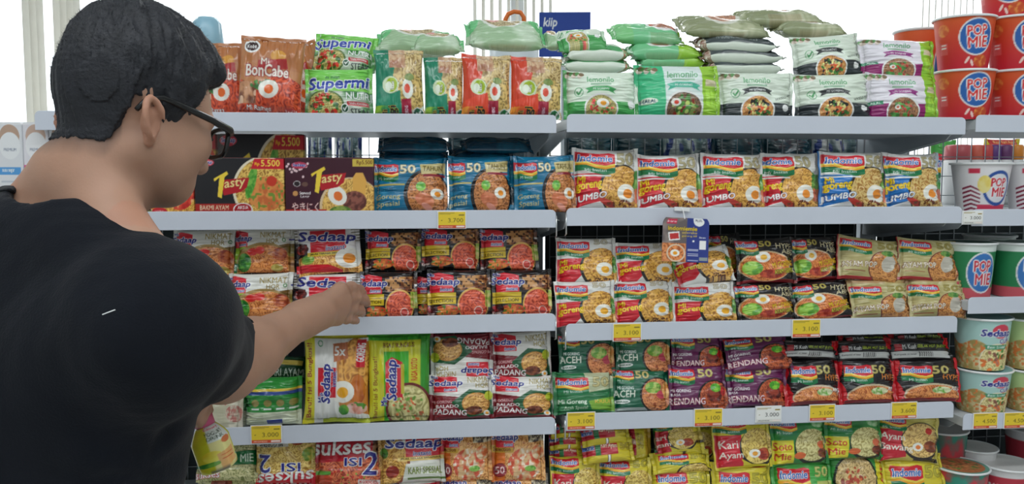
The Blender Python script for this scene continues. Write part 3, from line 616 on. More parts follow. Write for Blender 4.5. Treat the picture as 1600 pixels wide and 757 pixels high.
@design('sed5white', 0.80)
def _(asp):
    A = Art(asp, (236, 236, 232), 420); A.rect(0, 0, .17, 1, (222, 212, 50)); A.rect(0, 0, 1, .06, (222, 212, 50)); A.rect(.3, .94, 1, 1, (200, 214, 60)); A.text('Baru!! Isi 5 Bungkus!!', .09, .52, 1.0, .075, (150, 40, 40), rot=-1.571, bold=0.019)
    A.poly([(.5, .3), (.7, .1), (1, .1), (1, .9), (.55, .8)], (206, 130, 60)); A.noodles(A.ell(.78, .4, .24, .34) < 1, (206, 120, 50), (240, 180, 90), 8); A.blotch(A.ell(.84, .62, .12, .16) < 1, (170, 80, 30), (210, 120, 50), 5); A.egg(.6, .64, .12, (246, 176, 40)); A.blotch(A.ell(.82, .82, .16, .07) < 1, (226, 150, 130), (236, 200, 190), 8, (90, 150, 60)); A.blotch(A.ell(.62, .84, .08, .06) < 1, (60, 140, 50), (120, 180, 60), 9)
    A.poly([(.44, .12), (.66, .1), (.68, .28), (.46, .32)], (190, 110, 70)); A.text('5x', .55, .2, .16, .1, WHT); A.ring(.25, .12, .04, .035, .3, (60, 150, 90))
    A.rect(.22, .38, .5, .70, (214, 36, 54)); A.text('Mie', .27, .70, .13, .08, NAV, [(WHT, 2)], rot=-1.571, bold=0.025); A.text('Sedaap', .36, .55, .52, .14, NAV, [(WHT, 4)], .15, -1.571, bold=0.037); A.text('instant', .47, .5, .2, .05, NAV, [(WHT, 1.5)], rot=-1.571)
    A.rect(.8, .08, .94, .38, (214, 36, 54)); A.text('GORENG', .87, .22, .25, .10, WHT, rot=-1.5, bold=0.025); return A
@design('sed5green', 0.72)
def _(asp):
    A = Art(asp, (70, 180, 50), 420); A.blotch(A.X > .8, (76, 190, 56), (50, 150, 40), 3); A.rect(0, .1, .26, 1, (216, 216, 50)); A.rect(0, .1, .85, .22, (216, 216, 50)); A.rect(.66, .2, .85, .6, (206, 206, 50))
    A.text('Baru!! Isi 5 Bungkus!!', .12, .62, .95, .065, (150, 90, 30), rot=-1.571, bold=0.019); A.disc(.66, .84, .38, .28, (110, 30, 30)); A.bowl(.66, .84, .34, .25, (200, 190, 120), (190, 180, 100), (228, 220, 160), 8, .06, [((226, 120, 70), 10, .03), ((120, 170, 70), 8, .03)])
    A.poly([(.28, .34), (.38, .28), (.5, .32), (.56, .34), (.56, .72), (.28, .72)], (214, 36, 54)); A.text('Mie', .25, .76, .13, .07, NAV, [(WHT, 2)], rot=-1.571, bold=0.025); A.text('Sedaap', .40, .53, .60, .15, NAV, [(WHT, 4)], .15, -1.571, bold=0.037); A.rect(.53, .36, .58, .68, (200, 190, 60)); A.text('RASA SOTO', .75, .42, .33, .07, (200, 60, 30), rot=-1.571, bold=0.019); A.text('BISA 5 BUNGKUS', .5, .15, .5, .05, (110, 60, 30)); return A
@design('kari5', 1.45)
def _(asp):
    A = Art(asp, (46, 140, 60)); A.rect(0, 0, 1, .25, (50, 150, 60)); A.rect(0, .22, 1, .27, (230, 200, 60)); A.rect(0, .27, 1, .34, (40, 70, 150)); A.rect(0, .68, 1, 1, (226, 232, 206)); 
    for k in range(4): A.disc(.28 + .19 * k, .5, .06, .07, (150, 140, 80)); A.rect(.22 + .19 * k, .6, .34 + .19 * k, .63, WHT)
    for k in range(3): A.rect(.02, .74 + .07 * k, .4, .76 + .07 * k, (190, 200, 160))
    A.rect(.45, .84, .68, .93, (50, 70, 160)); return A
@design('karidark', 2.0)
def _(asp):
    A = Art(asp, (32, 80, 48)); A.text('KARI AYAM', .62, .7, .6, .3, (226, 236, 226), rot=-.05, bold=0.012); A.rect(.4, .2, .9, .4, (226, 200, 90)); return A
@design('pinksachet', 1.5)
def _(asp):
    A = Art(asp, (222, 216, 196)); A.blotch(A.X > -1, (228, 222, 204), (200, 196, 170), 4); A.disc(.15, .3, .14, .2, (206, 60, 110)); A.disc(.12, .75, .14, .22, (216, 70, 120)); A.disc(.3, .45, .07, .1, (236, 200, 120)); A.blotch(A.ell(.6, .45, .09, .1) < 1, (190, 90, 90), (226, 190, 170), 9); A.blotch(A.ell(.8, .7, .18, .15) < 1, (214, 200, 180), (190, 120, 110), 10); A.text('Sedaap', .62, .12, .5, .16, NAV, [(WHT, 2.5)], bold=0.031); return A
@design('sukgreen', 1.4)
def _(asp):
    A = Art(asp, (170, 190, 130)); A.noodles(A.X > -1, (150, 160, 90), (216, 210, 160), 8); A.poly([(0, .45), (1, .3), (1, .62), (0, .72)], (24, 120, 60)); A.text('SOTO MIE', .6, .52, .6, .18, (226, 240, 220), rot=-.1, bold=0.019); A.blotch(A.ell(.4, .18, .16, .1) < 1, (120, 50, 40), (170, 90, 70), 9); A.text('sukses', .2, .86, .4, .16, WHT, [((190, 30, 44), 2.5)], bold=0.025); return A
@design('suk2white', 1.25)
def _(asp):
    A = Art(asp, (222, 190, 120)); A.noodles(A.X > -1, (206, 150, 60), (240, 214, 130), 8); A.rect(0, 0, 1, .22, (196, 26, 44)); A.text('sukses', .5, .13, .9, .24, (240, 240, 236), [((150, 20, 30), 2)], .1, -.05, bold=0.031); A.rect(.45, .78, 1, 1, (226, 220, 206)); A.text('MI GORENG', .74, .84, .4, .1, (60, 60, 50), bold=0.012); A.text('KECAP RASA', .74, .94, .4, .08, (50, 60, 140), bold=0.012); A.blotch(A.ell(.3, .9, .12, .1) < 1, (200, 110, 50), (150, 60, 30), 6)
    A.text('ISI', .40, .35, .3, .17, NAV, [(WHT, 4)], bold=0.031); A.text('2', .84, .43, .2, .36, NAV, [(WHT, 5)], bold=0.037); A.blotch(A.ell(.12, .6, .1, .14) < 1, (120, 160, 60), (206, 200, 90), 8); return A
@design('suk2red', 1.3)
def _(asp):
    A = Art(asp, (186, 24, 44)); A.noodles(A.Y > .55 - .1 * A.X, (170, 50, 34), (232, 130, 84), 8); A.scatter(.5, .8, .4, .2, [((200, 50, 40), 14, .04), ((130, 170, 60), 6, .03)]); A.blotch((A.X > .86) & (A.Y < .4), (60, 26, 26), (150, 110, 80), 7); A.text('sukses', .4, .24, .86, .28, (240, 240, 236), [((130, 10, 30), 3)], .1, -.06, bold=0.031)
    A.text('ISI', .58, .52, .24, .15, NAV, [(WHT, 4)], bold=0.031); A.text('2', .84, .55, .19, .42, NAV, [(WHT, 5)], .1, bold=0.037); A.disc(.13, .9, .15, .14, (190, 70, 40)); A.rect(.02, .7, .26, .77, (90, 160, 60)); A.rect(.66, .86, 1, .96, (230, 222, 216)); A.text('MI GORENG KUAH', .83, .91, .3, .06, (190, 40, 40)); return A
@design('sedkari', 1.4)
def _(asp):
    A = Art(asp, (238, 236, 228)); A.disc(.14, .55, .34, .55, (150, 70, 40)); A.noodles(A.ell(.14, .55, .3, .5) < 1, (190, 120, 50), (232, 190, 100), 8); A.rect(.42, .12, 1, .5, (206, 30, 50)); A.rect(.3, .48, 1, .56, (230, 200, 110)); A.text('JELAS TERASA SEDAPNYA', .64, .52, .6, .04, (60, 50, 30)); A.poly([(.42, .62), (1, .58), (1, .92), (.36, .98)], (226, 228, 216)); A.text('KARI SPESIAL', .7, .76, .5, .14, (120, 140, 50), bold=0.019); A.rect(.44, .9, 1, .94, (90, 120, 50)); A.blotch(A.ell(.22, .76, .1, .12) < 1, (206, 90, 60), (150, 50, 40), 7); A.blotch(A.ell(.1, .4, .06, .1) < 1, (90, 150, 50), (60, 110, 40), 8)
    A.text('Mie', .22, .06, .16, .09, NAV, [(WHT, 2)], bold=0.031); A.text('Sedaap', .55, .24, .84, .24, NAV, [(WHT, 4.5)], .18, .02, bold=0.037); A.text('instant', .66, .42, .26, .08, NAV, [(WHT, 1.8)]); return A
@design('sedorange', 1.4)
def _(asp):
    A = Art(asp, (232, 120, 40)); A.noodles((A.X > .25), (216, 120, 50), (246, 190, 120), 7); A.blotch(A.ell(.6, .68, .3, .32) < 1, (232, 190, 140), (220, 90, 60), 6, (246, 226, 200)); A.rect(0, .3, .4, .44, (216, 170, 60)); A.text('Selection', .2, .37, .3, .08, (110, 60, 20)); A.blotch(A.ell(.85, .45, .12, .14) < 1, (226, 120, 70), (240, 220, 180), 6); A.blotch(A.ell(.7, .76, .1, .06) < 1, (90, 160, 50), (150, 200, 90), 8); A.disc(.16, .78, .12, .14, (150, 40, 50)); A.text('50', .16, .78, .16, .14, (240, 210, 210)); sedlogo(A, .26, .15, .46, .17); A.blotch((A.X > .68) & (A.Y < .25), (50, 40, 40), (226, 214, 180), 7); A.text('LAKSA', .86, .12, .22, .1, (60, 50, 40)); return A
@design('kariayam', 1.15)
def _(asp):
    A = Art(asp, (222, 206, 60)); A.rect(.04, .34, .46, .95, (206, 30, 50)); A.disc(.72, .62, .31, .38, (30, 26, 24)); A.noodles(A.ell(.73, .58, .29, .35) < 1, (196, 150, 60), (238, 214, 120), 8); A.blotch(A.ell(.82, .74, .12, .12) < 1, (200, 90, 60), (160, 50, 40), 7); A.egg(.66, .72, .085, (246, 170, 60)); A.poly([(.42, .8), (.6, .92), (.9, .95), (.9, 1), (.5, .97)], (216, 200, 50)); indologo(A, .02, .0, .56, .34); fifty(A, .78, .1, .3, .14, (180, 170, 60)); A.text('Kari', .24, .52, .3, .15, (242, 236, 222), bold=0.019); A.text('Ayam', .27, .74, .38, .16, (242, 236, 222), bold=0.019); return A
@design('sotomie', 1.2)
def _(asp):
    A = Art(asp, (60, 160, 70)); A.blotch(A.X > -1, (64, 164, 74), (40, 130, 60), 3); A.rect(.02, .5, .36, .96, (226, 214, 50)); A.disc(.68, .66, .31, .36, (26, 40, 30)); A.noodles(A.ell(.68, .62, .29, .33) < 1, (190, 170, 90), (228, 220, 160), 8); A.disc(.46, .82, .1, .07, (226, 110, 60)); A.blotch(A.ell(.86, .78, .1, .1) < 1, (160, 80, 50), (110, 50, 36), 8); A.disc(.84, .62, .07, .08, (224, 110, 70)); indologo(A, .02, .04, .44, .42); A.text('Soto', .19, .62, .28, .15, (200, 50, 40), bold=0.019); A.text('Mie', .19, .82, .24, .14, (200, 50, 40), bold=0.019); A.blotch(A.ell(.85, .16, .16, .12) < 1, (170, 210, 160), (110, 180, 110), 6); return A
@design('bawang', 1.3)
def _(asp):
    A = Art(asp, (220, 208, 110)); A.blotch(A.X > -1, (226, 214, 120), (200, 186, 90), 3); A.poly([(0, .35), (.34, .3), (.42, .9), (.05, 1)], (200, 30, 50)); A.disc(.66, .56, .33, .40, (40, 34, 30)); A.noodles(A.ell(.66, .54, .31, .36) < 1, (206, 150, 80), (238, 206, 130), 8); A.egg(.6, .68, .09, (240, 130, 60)); A.blotch(A.ell(.82, .66, .12, .12) < 1, (170, 90, 50), (120, 60, 40), 7); A.disc(.78, .34, .06, .07, (206, 50, 40)); A.rect(.55, .90, .98, .98, (40, 30, 30)); indologo(A, .0, .03, .42, .36); A.text('Ayam', .22, .5, .34, .17, (244, 240, 226), rot=.06, bold=0.019); A.text('Bawang', .28, .72, .48, .17, (244, 240, 226), rot=.06, bold=0.019); return A
@design('yellowtop', 1.5)
def _(asp):
    A = Art(asp, (222, 206, 60)); A.rect(.1, .0, .9, .1, (196, 50, 50)); A.text('Rasa Kari Ayam', .5, .05, .6, .06, (240, 200, 120)); indologo(A, .12, .16, .6, .75); fifty(A, .78, .35, .28, .24, (190, 180, 60)); A.disc(.7, 1.0, .3, .3, (40, 34, 30)); A.noodles(A.ell(.7, 1.02, .27, .28) < 1, (200, 150, 70), (236, 210, 120), 7); return A
@design('greentop', 1.5)
def _(asp):
    A = Art(asp, (70, 170, 70)); indologo(A, .1, .16, .6, .75); fifty(A, .8, .3, .22, .2, (190, 200, 110)); A.rect(.7, .5, .98, 1, (196, 200, 110)); return A
@design('sotobowl', 1.5)
def _(asp):
    A = Art(asp, (60, 150, 66)); A.disc(.45, .5, .36, .5, (26, 40, 30)); A.noodles(A.ell(.45, .5, .33, .46) < 1, (190, 150, 90), (228, 200, 140), 8); A.scatter(.45, .5, .25, .3, [((170, 70, 50), 8, .07), ((226, 110, 60), 5, .05)]); A.rect(.8, .1, 1, .9, (226, 214, 50)); A.text('Soto', .9, .4, .5, .14, (200, 50, 40), rot=-1.57); return A
@design('yellowedge', 2.4)
def _(asp):
    A = Art(asp, (216, 198, 50)); A.rect(.0, .0, .66, .7, (190, 36, 52)); A.rect(.24, 0, .34, .7, (40, 120, 70)); A.text('Kari Ayam', .5, .34, .3, .24, (240, 230, 200), rot=.1); A.text('Indomie', .12, .34, .2, .24, BLU, [(WHT, 2)]); fifty(A, .82, .35, .2, .35, (190, 170, 50)); A.rect(.46, .72, .52, 1, BLK); A.rect(.47, .72, .51, 1, WHT); return A
@design('darkgreen', 2.2)
def _(asp):
    A = Art(asp, (12, 62, 74)); A.blotch(A.X > -1, (14, 70, 84), (8, 46, 56), 3); return A
@design('bluelying', 2.6)
def _(asp):
    A = Art(asp, (16, 88, 116)); A.blotch(A.X > -1, (18, 96, 124), (10, 66, 92), 3); A.rect(0, .45, 1, .5, (90, 110, 110)); return A
@design('cool', 2.0)
def _(asp):
    A = Art(asp, (70, 90, 96)); A.blotch(A.X > -1, (40, 70, 76), (170, 180, 180), 4, (40, 60, 120)); return A
# cups: art wraps once round the cup, main face at u=.5
@design('popred', 3.6)
def _(asp):
    A = Art(asp, (206, 44, 44), 760); A.grad(A.X > -1, (222, 96, 44), (196, 30, 50)); 
    for c in (.5,):
        A.disc(c, .40, .105, .36, (230, 226, 226)); A.disc(c, .40, .096, .33, (44, 100, 176)); A.text('POP', c, .28, .115, .19, (222, 50, 50), [(WHT, 3.5)], rot=-.08, bold=0.031); A.text('MIE', c + .01, .50, .12, .2, (222, 50, 50), [(WHT, 3.5)], rot=-.08, bold=0.031)
        A.blotch(A.ell(c + .04, .86, .05, .12) < 1, (226, 150, 70), (200, 80, 40), 8); A.disc(c - .05, .84, .008, .08, (240, 210, 200), .6); A.disc(c - .02, .9, .008, .07, (240, 210, 200), -.4)
    A.blotch(A.ell(.3, .25, .04, .12) < 1, (230, 140, 70), (210, 90, 50), 6); A.rect(.27, .5, .33, .72, (216, 90, 90)); A.rect(.28, .52, .32, .54, WHT); A.rect(.28, .58, .32, .60, WHT); return A
@design('popwhite', 3.6)
def _(asp):
    A = Art(asp, (232, 230, 232), 760)
    for k in range(6): A.poly([(.30, .5 + .09 * k), (.36, .44 + .09 * k), (.42, .54 + .08 * k), (.42, .57 + .08 * k), (.36, .48 + .09 * k), (.30, .54 + .09 * k)], (130, 30, 60))
    A.rect(.4, .84, .66, 1, (206, 60, 90)); A.rect(.35, .1, .41, .2, (206, 50, 80)); A.disc(.52, .5, .1, .36, (226, 226, 232)); A.ring(.53, .5, .1, .36, .18, (44, 84, 160)); A.blotch(A.ell(.44, .42, .04, .18) < 1, (240, 226, 150), (236, 214, 110), 5)
    A.text('POP', .53, .38, .1, .17, (206, 40, 60), [(WHT, 3)], bold=0.031); A.text('MIE', .54, .58, .1, .18, (206, 40, 60), [(WHT, 3)], bold=0.031); return A
@design('popgreen', 3.6)
def _(asp):
    A = Art(asp, (40, 130, 80), 760); A.rect(0, 0, 1, .14, (226, 236, 230)); A.rect(0, .8, 1, 1, (206, 90, 100)); A.disc(.5, .52, .11, .38, (230, 230, 230)); A.disc(.5, .52, .1, .35, (60, 120, 190)); A.text('POP', .5, .4, .12, .2, (206, 50, 70), [(WHT, 3.5)], bold=0.031); A.text('MIE', .51, .64, .12, .2, (206, 50, 70), [(WHT, 3.5)], bold=0.031); return A
def _scup(asp, c, low):
    A = Art(asp, c, 760); A.blotch(A.Y > .46 + .06 * np.sin(A.X * 30), (214, 200, 150), (170, 150, 90), 8, (222, 130, 70)); A.bowl(.5, .84, .11, .38, (236, 226, 200), (206, 186, 110), (240, 226, 170), 7, .06, [((226, 120, 60), 5, .08), ((170, 110, 90), 4, .07), ((90, 150, 70), 4, .05)]); A.disc(.52, .22, .06, .14, (216, 70, 90))
    A.text('Sedaap', .5, .27, .2, .17, NAV, [(WHT, 3)], .15, bold=0.037); A.text('CUP', .55, .41, .07, .09, NAV, [(WHT, 2)], bold=0.031); A.poly([(.42, .49), (.58, .49), (.57, .58), (.43, .58)], low); A.text('Baso Spesial', .5, .535, .12, .06, WHT); return A
D['cupteal'] = (lambda a: _scup(a, (176, 214, 208), (70, 150, 110)), 3.2); D['cupgreen'] = (lambda a: _scup(a, (190, 214, 150), (70, 140, 60)), 3.2)
@design('bowlred', 5.0)
def _(asp):
    A = Art(asp, (196, 60, 76), 500); A.rect(0, 0, 1, .2, (226, 226, 226)); A.text('POP BIHUN', .5, .6, .2, .4, WHT); return A
@design('bowlteal', 3.5)
def _(asp):
    A = Art(asp, (60, 150, 130), 500); A.blotch(A.X > -1, (60, 150, 130), (206, 70, 80), 4); A.rect(0, .85, 1, 1, (226, 220, 220)); return A
@design('lidfood', 1.0)
def _(asp):
    A = Art(asp, (110, 160, 140), 160); A.bowl(.5, .5, .42, .42, (190, 110, 70), (170, 90, 50), (200, 130, 80), 6, .08, [((90, 130, 60), 8, .06)]); return A
@design('milkblue', 0.62)
def _(asp):
    A = Art(asp, (226, 228, 232), 200); A.disc(.5, .12, .4, .12, (190, 160, 140)); A.disc(.5, .22, .42, .14, (236, 238, 240)); A.text('PREMIUM', .5, .26, .5, .03, (120, 130, 150)); A.rect(.0, .44, .9, .52, (90, 160, 220)); A.text('susu segar', .4, .48, .5, .04, WHT)
    for k in range(5): A.rect(.1, .58 + .05 * k, .7, .6 + .05 * k, (196, 202, 212))
    return A
@design('milkpink', 0.62)
def _(asp):
    A = Art(asp, (228, 226, 232), 200); A.disc(.5, .12, .4, .12, (206, 176, 160)); A.disc(.5, .22, .42, .14, (238, 238, 240)); A.text('PREMIUM', .5, .26, .5, .03, (120, 130, 150)); A.rect(.0, .42, 1, .5, (222, 90, 150)); A.text('susu segar', .5, .46, .5, .04, WHT)
    for k in range(4): A.rect(.2, .58 + .05 * k, .8, .6 + .05 * k, (206, 200, 212))
    return A
def _tag(price, white=False, y=0):
    def f(a):
        A = Art(a, (236, 206, 60) if not white else (240, 240, 236), 200); A.rect(.03, .06, .6, .09, (150, 130, 50)); A.rect(.03, .13, .45, .16, (170, 150, 60)); A.rect(.76, .16, .96, .24, (150, 130, 50)); A.text(price, .64, .52, .56, .26, (110, 96, 40) if not white else (60, 60, 60), bold=0.006); A.rect(.1, .5, .15, .54, (120, 100, 40))
        A.rect(0, .82, 1, 1, (214, 84, 56) if not white else (226, 226, 220)); A.text('PROMOSI', .3, .91, .45, .08, (250, 210, 180) if not white else (120, 120, 120)); A.rect(.66, .86, .97, .96, (240, 226, 220)); return A
    return f
for pr in ('3.700', '3.100', '3.000', '3.600', '4.500'): D['tag' + pr] = (_tag(pr), 1.6)
D['tagwhite'] = (_tag('3.000', True), 1.7)
@design('promo', 1.0)
def _(asp):
    A = Art(asp, (150, 140, 136), 300); A.blotch(A.X < .55, (176, 160, 150), (110, 100, 100), 3); A.rect(.52, 0, 1, 1, (52, 66, 140)); A.noodles((A.Y > .58) & (A.X < .51), (190, 96, 50), (226, 150, 96), 6); A.disc(.3, .8, .2, .2, (226, 206, 180)); A.noodles(A.ell(.3, .8, .17, .17) < 1, (200, 100, 50), (232, 150, 90), 6); A.egg(.28, .8, .08); A.rect(.08, .03, .3, .14, (206, 50, 80)); A.text('Indomie', .19, .085, .18, .05, WHT)
    A.text('Indomiemie', .43, .24, .62, .09, (236, 206, 60), [((110, 90, 60), 2)], bold=0.031); A.text('seleraku', .58, .33, .32, .05, (230, 200, 80)); A.text('goreng 50', .58, .41, .32, .05, (230, 200, 80)); A.poly([(.12, .34), (.36, .31), (.38, .5), (.15, .53)], WHT); A.poly([(.15, .37), (.34, .34), (.36, .47), (.17, .5)], (200, 60, 60)); A.disc(.78, .06, .12, .12, WHT); A.text('PLUS', .78, .05, .14, .05, (60, 60, 90)); A.rect(.8, .5, .94, .7, WHT); A.text('Scan', .86, .43, .13, .04, WHT); A.disc(.67, .52, .025, .025, WHT)
    for k, y in enumerate((.70, .73, .80, .84, .95)): A.rect(.55, y, .78, y + .012, (220, 224, 240))
    A.rect(.8, .88, .98, .96, (150, 160, 160)); return A
@design('kiip', 1.9)
def _(asp):
    A = Art(asp, (44, 74, 160), 240); A.text('kiip', .22, .25, .26, .26, WHT, shear=.2, bold=0.031); A.rect(.14, .5, .3, .53, (220, 226, 240)); A.rect(.14, .64, .5, .67, (220, 226, 240)); A.rect(.14, .8, .4, .83, (220, 226, 240)); A.rect(.4, .56, .7, .58, (150, 170, 220)); return A
@design('yogurt', 0.6)
def _(asp):
    A = Art(asp, (236, 228, 150), 240); A.rect(.0, .0, 1, .32, (226, 236, 230)); A.blotch(A.X < .42, (226, 216, 60), (206, 206, 50), 3); A.blotch(A.ell(.42, .62, .2, .12) < 1, (230, 210, 60), (240, 230, 90), 4); A.blotch(A.ell(.3, .78, .3, .05) < 1, (60, 140, 60), (120, 180, 70), 5); A.text('Cimory', .62, .06, .5, .07, (206, 50, 80), [(WHT, 2)], bold=0.025); A.text('YOGURT', .62, .16, .5, .07, (50, 70, 50), bold=0.012); A.text('DRINK', .62, .25, .4, .07, (50, 70, 50), bold=0.012); A.disc(.82, .36, .14, .07, (214, 120, 70)); A.poly([(.52, .6), (.96, .54), (.98, .86), (.56, .9)], (232, 180, 110)); A.rect(.6, .64, .9, .66, (214, 110, 60)); A.rect(.6, .72, .9, .74, (214, 110, 60)); A.rect(.3, .93, .7, .97, (90, 90, 80)); return A
# ------------------------------------------------------------------ noodle packs (pillow pouches with crimped ends)
def noodle_pack(kind, W, H, T, fin='h', off=(0, 0), flip=False, seed=0, ppx=100, name='noodle_pack', plump=1.0, zoom=1.0):
    """pouch standing in the local xz plane, front towards -y, base at z=0; the crimped ends are child meshes"""
    A = art(kind); swap = fin == 'v'
    La, Lb = (H, W) if swap else (W, H)                      # length along the tube, width across it
    na = int(np.clip(ppx * 1.35, 24, 150)); nb = int(np.clip(na * Lb / La, 16, 150))
    SB = 1 - 0.020 / La                                      # where the crimp starts
    r = np.random.default_rng(seed); ph = r.random(8) * 50
    lump = 0.55 + 0.9 * r.random(4)
    def surf(a, b, side):
        aa = np.clip(np.abs(a) / SB, 0, 1)
        E = np.clip(1 - aa ** 3.2, 0, 1) ** 0.62
        C = np.clip(1 - np.abs(b) ** 3.4, 0, 1) ** 0.50
        h = T / 2 * E * C * plump
        # long soft creases gathering into the crimps, plus sagging of the film over the noodle block
        n1 = fbm(b * 5.5 + ph[0], a * 1.3 + ph[1], seed + 11, 3); n2 = fbm(b * 2.2 + ph[2], a * 2.0 + ph[3], seed + 31, 2)
        cr = 1 - np.abs(2 * n1 - 1); ew = 0.22 + 0.9 * np.clip((aa - .35) / .65, 0, 1) ** 1.5
        d = (cr - .6) * 0.0115 * ew * np.minimum(1, C * 2.5) * np.where(aa < 1, 1, 0) + (n2 - .5) * 0.010 * E * C
        d = d * (T / 0.034)
        curl = 0.004 * np.sin(b * 2.2 + ph[4]) * np.clip((np.abs(a) - .75) * 4, 0, 1) * np.sign(a) + 0.0016 * np.sin(b * 11 + ph[5]) * np.clip((np.abs(a) - SB) / (1 - SB) + .3, 0, 1) * (np.abs(a) > SB - .03)
        y = -(h + d) if side < 0 else (h + d * .6); y = y + curl
        Bh = Lb / 2 * (1 - 0.055 * E * (0.6 + 0.4 * lump[0]) + 0.012 * np.sin(a * 2.5 + ph[6]))
        Ah = La / 2 * (1 - 0.022 * (1 - b * b) * np.clip(np.abs(a), 0, 1) ** 2 + 0.008 * np.sin(b * 3 + ph[7]) * np.abs(a))
        return a * Ah, y, b * Bh
    def place(x, y, z):
        if swap: x, z = z, x
        return np.stack([x, y, z + H / 2], -1)
    def colour(a, b):
        u, v = (a * .5 + .5, .5 - b * .5)
        if swap: u, v = (b * .5 + .5, .5 - a * .5)
        if flip: u, v = 1 - u, 1 - v
        u = (u - .5) * zoom + .5; v = (v - .5) * zoom + .5
        return A.sample(np.clip(u + off[0], 0, 1), np.clip(v + off[1], 0, 1))
    ua = np.linspace(-SB, SB, na); vb = np.linspace(-1, 1, nb); vb = np.sign(vb) * (1 - (1 - np.abs(vb)) ** 1.25)
    ga, gb = np.meshgrid(ua, vb, indexing='ij')
    V = place(*surf(ga, gb, -1)).reshape(-1, 3); Cc = colour(ga, gb).reshape(-1, 3)
    idx = np.arange(na * nb).reshape(na, nb)
    q = np.stack([idx[:-1, :-1], idx[1:, :-1], idx[1:, 1:], idx[:-1, 1:]], -1).reshape(-1, 4)
    loop = np.concatenate([idx[:, 0], idx[-1, 1:], idx[-2::-1, -1], idx[0, -2:0:-1]])
    la = ga.reshape(-1)[loop]; lb = gb.reshape(-1)[loop]; Vs, Cs, Qs = [V], [Cc], [q]; prev = loop; base = len(V)
    for f in (.93, .75, .45, .12):
        cur = np.arange(base, base + len(loop)); base += len(loop)
        Vs.append(place(*surf(la * f, lb * f, 1))); Cs.append(colour(la, lb))
        Qs.append(np.stack([prev, cur, np.roll(cur, -1), np.roll(prev, -1)], -1)); prev = cur
    Vs.append(place(*surf(np.zeros(1), np.zeros(1), 1))); Cs.append(Cs[-1][:1])
    nxt = np.roll(prev, -1); Qs.append(np.stack([prev, np.full_like(prev, base), nxt, nxt], -1)[:0])
    Fq = np.concatenate(Qs); V = np.concatenate(Vs); Cc = np.concatenate(Cs)
    if swap: Fq = Fq[:, ::-1]
    # cap the small hole at the back with a strip of quads
    n = len(prev); k = n // 2
    cap = np.array([[prev[i], prev[i + 1], prev[n - 2 - i], prev[n - 1 - i]] for i in range(k - 1)]) 
    if swap: cap = cap[:, ::-1]
    Fq = np.concatenate([Fq, cap[:, ::-1]])
    V = V[:len(V)]
    root = npmesh(name, V, Fq, Cc, M['film'])
    # crimped ends: ribbed flat strips with a saw-tooth edge
    ns = max(12, min(56, int(ppx * Lb / La * 0.7)))
    for sgn in (-1, 1):
        b = np.linspace(-1, 1, ns * 2 + 1); rows = 6; VV = []; CC = []
        for k in range(rows):
            t = k / (rows - 1); a = SB + (1 - SB) * t - .004
            if k == rows - 1: a = a - np.where(np.arange(len(b)) % 2 == 0, .0022 / La * 2, 0)
            aa = np.full_like(b, 1.0) * a * sgn
            x, y, z = surf(aa, b, -1); rib = 0.0006 * (1 if k % 2 else -1)
            VV.append(place(x, y + rib - .0006, z)); CC.append(colour(aa, b) * 0.97)
        for k in range(rows - 1, -1, -1):
            v = VV[k].copy(); v[:, 1] += 0.0012; VV.append(v); CC.append(CC[k])
        nr = len(VV); nb2 = len(b); id2 = np.arange(nr * nb2).reshape(nr, nb2)
        q2 = np.stack([id2[:-1, :-1], id2[:-1, 1:], id2[1:, 1:], id2[1:, :-1]], -1).reshape(-1, 4)
        if sgn > 0: q2 = q2[:, ::-1]
        npmesh('crimped_seal', np.concatenate(VV), q2, np.concatenate(CC), M['film'], root)
    return root

packs = []
def pack(kind, u, row, layer, x0, x1, y0, y1, y=None, lean=10, roll=0.0, yaw=0.0, T=.032, fin='h', off=(0, 0), flip=False, desc=None, base=True, seat=None, plump=1.0, zoom=1.0, cat='noodle pack', nm='noodle_pack', lab=None, h=None):
    """put a pack where the photo shows it: pixel box -> size and place at depth y; base=True stands it on the shelf deck"""
    if y is None: y = 0.022 if layer == 0 else 0.045
    a = P(x0, (y0 + y1) / 2, y); b = P(x1, (y0 + y1) / 2, y); t = P((x0 + x1) / 2, y0, y); d = P((x0 + x1) / 2, y1, y)
    W = b.x - a.x; cx = (a.x + b.x) / 2
    zb = shelf_z(u, row) + 0.0015 if base else d.z
    ln = R(lean)
    if h is None: H = (t.z - zb) / max(.25, math.cos(ln)) if lean < 60 else h or .09
    else: H = h
    if layer >= 1 and layer < 9 and row > 0 and lean < 60:
        zm = UNITS[u]['tops'][row - 1] - .033; H = min(H, (zm - zb) / math.cos(ln))
    seed = len(packs) * 13 + 5
    o = noodle_pack(kind, W, H, T, fin, off, flip, seed, x1 - x0, nm, plump, zoom)
    o.location = (cx, y + T / 2, zb)
    if lean >= 60: o.location.z = zb + T / 2
    rot = Matrix.Rotation(R(yaw), 3, 'Z') @ Matrix.Rotation(-ln, 3, 'X')
    rl = Matrix.Translation((0, 0, H / 2)) @ Matrix.Rotation(R(-roll), 4, 'Y') @ Matrix.Translation((0, 0, -H / 2))
    o.matrix_basis = Matrix.Translation(o.location) @ rot.to_4x4() @ rl
    packs.append((o, kind, u, row, layer, cx, desc, cat, lab))
    return o
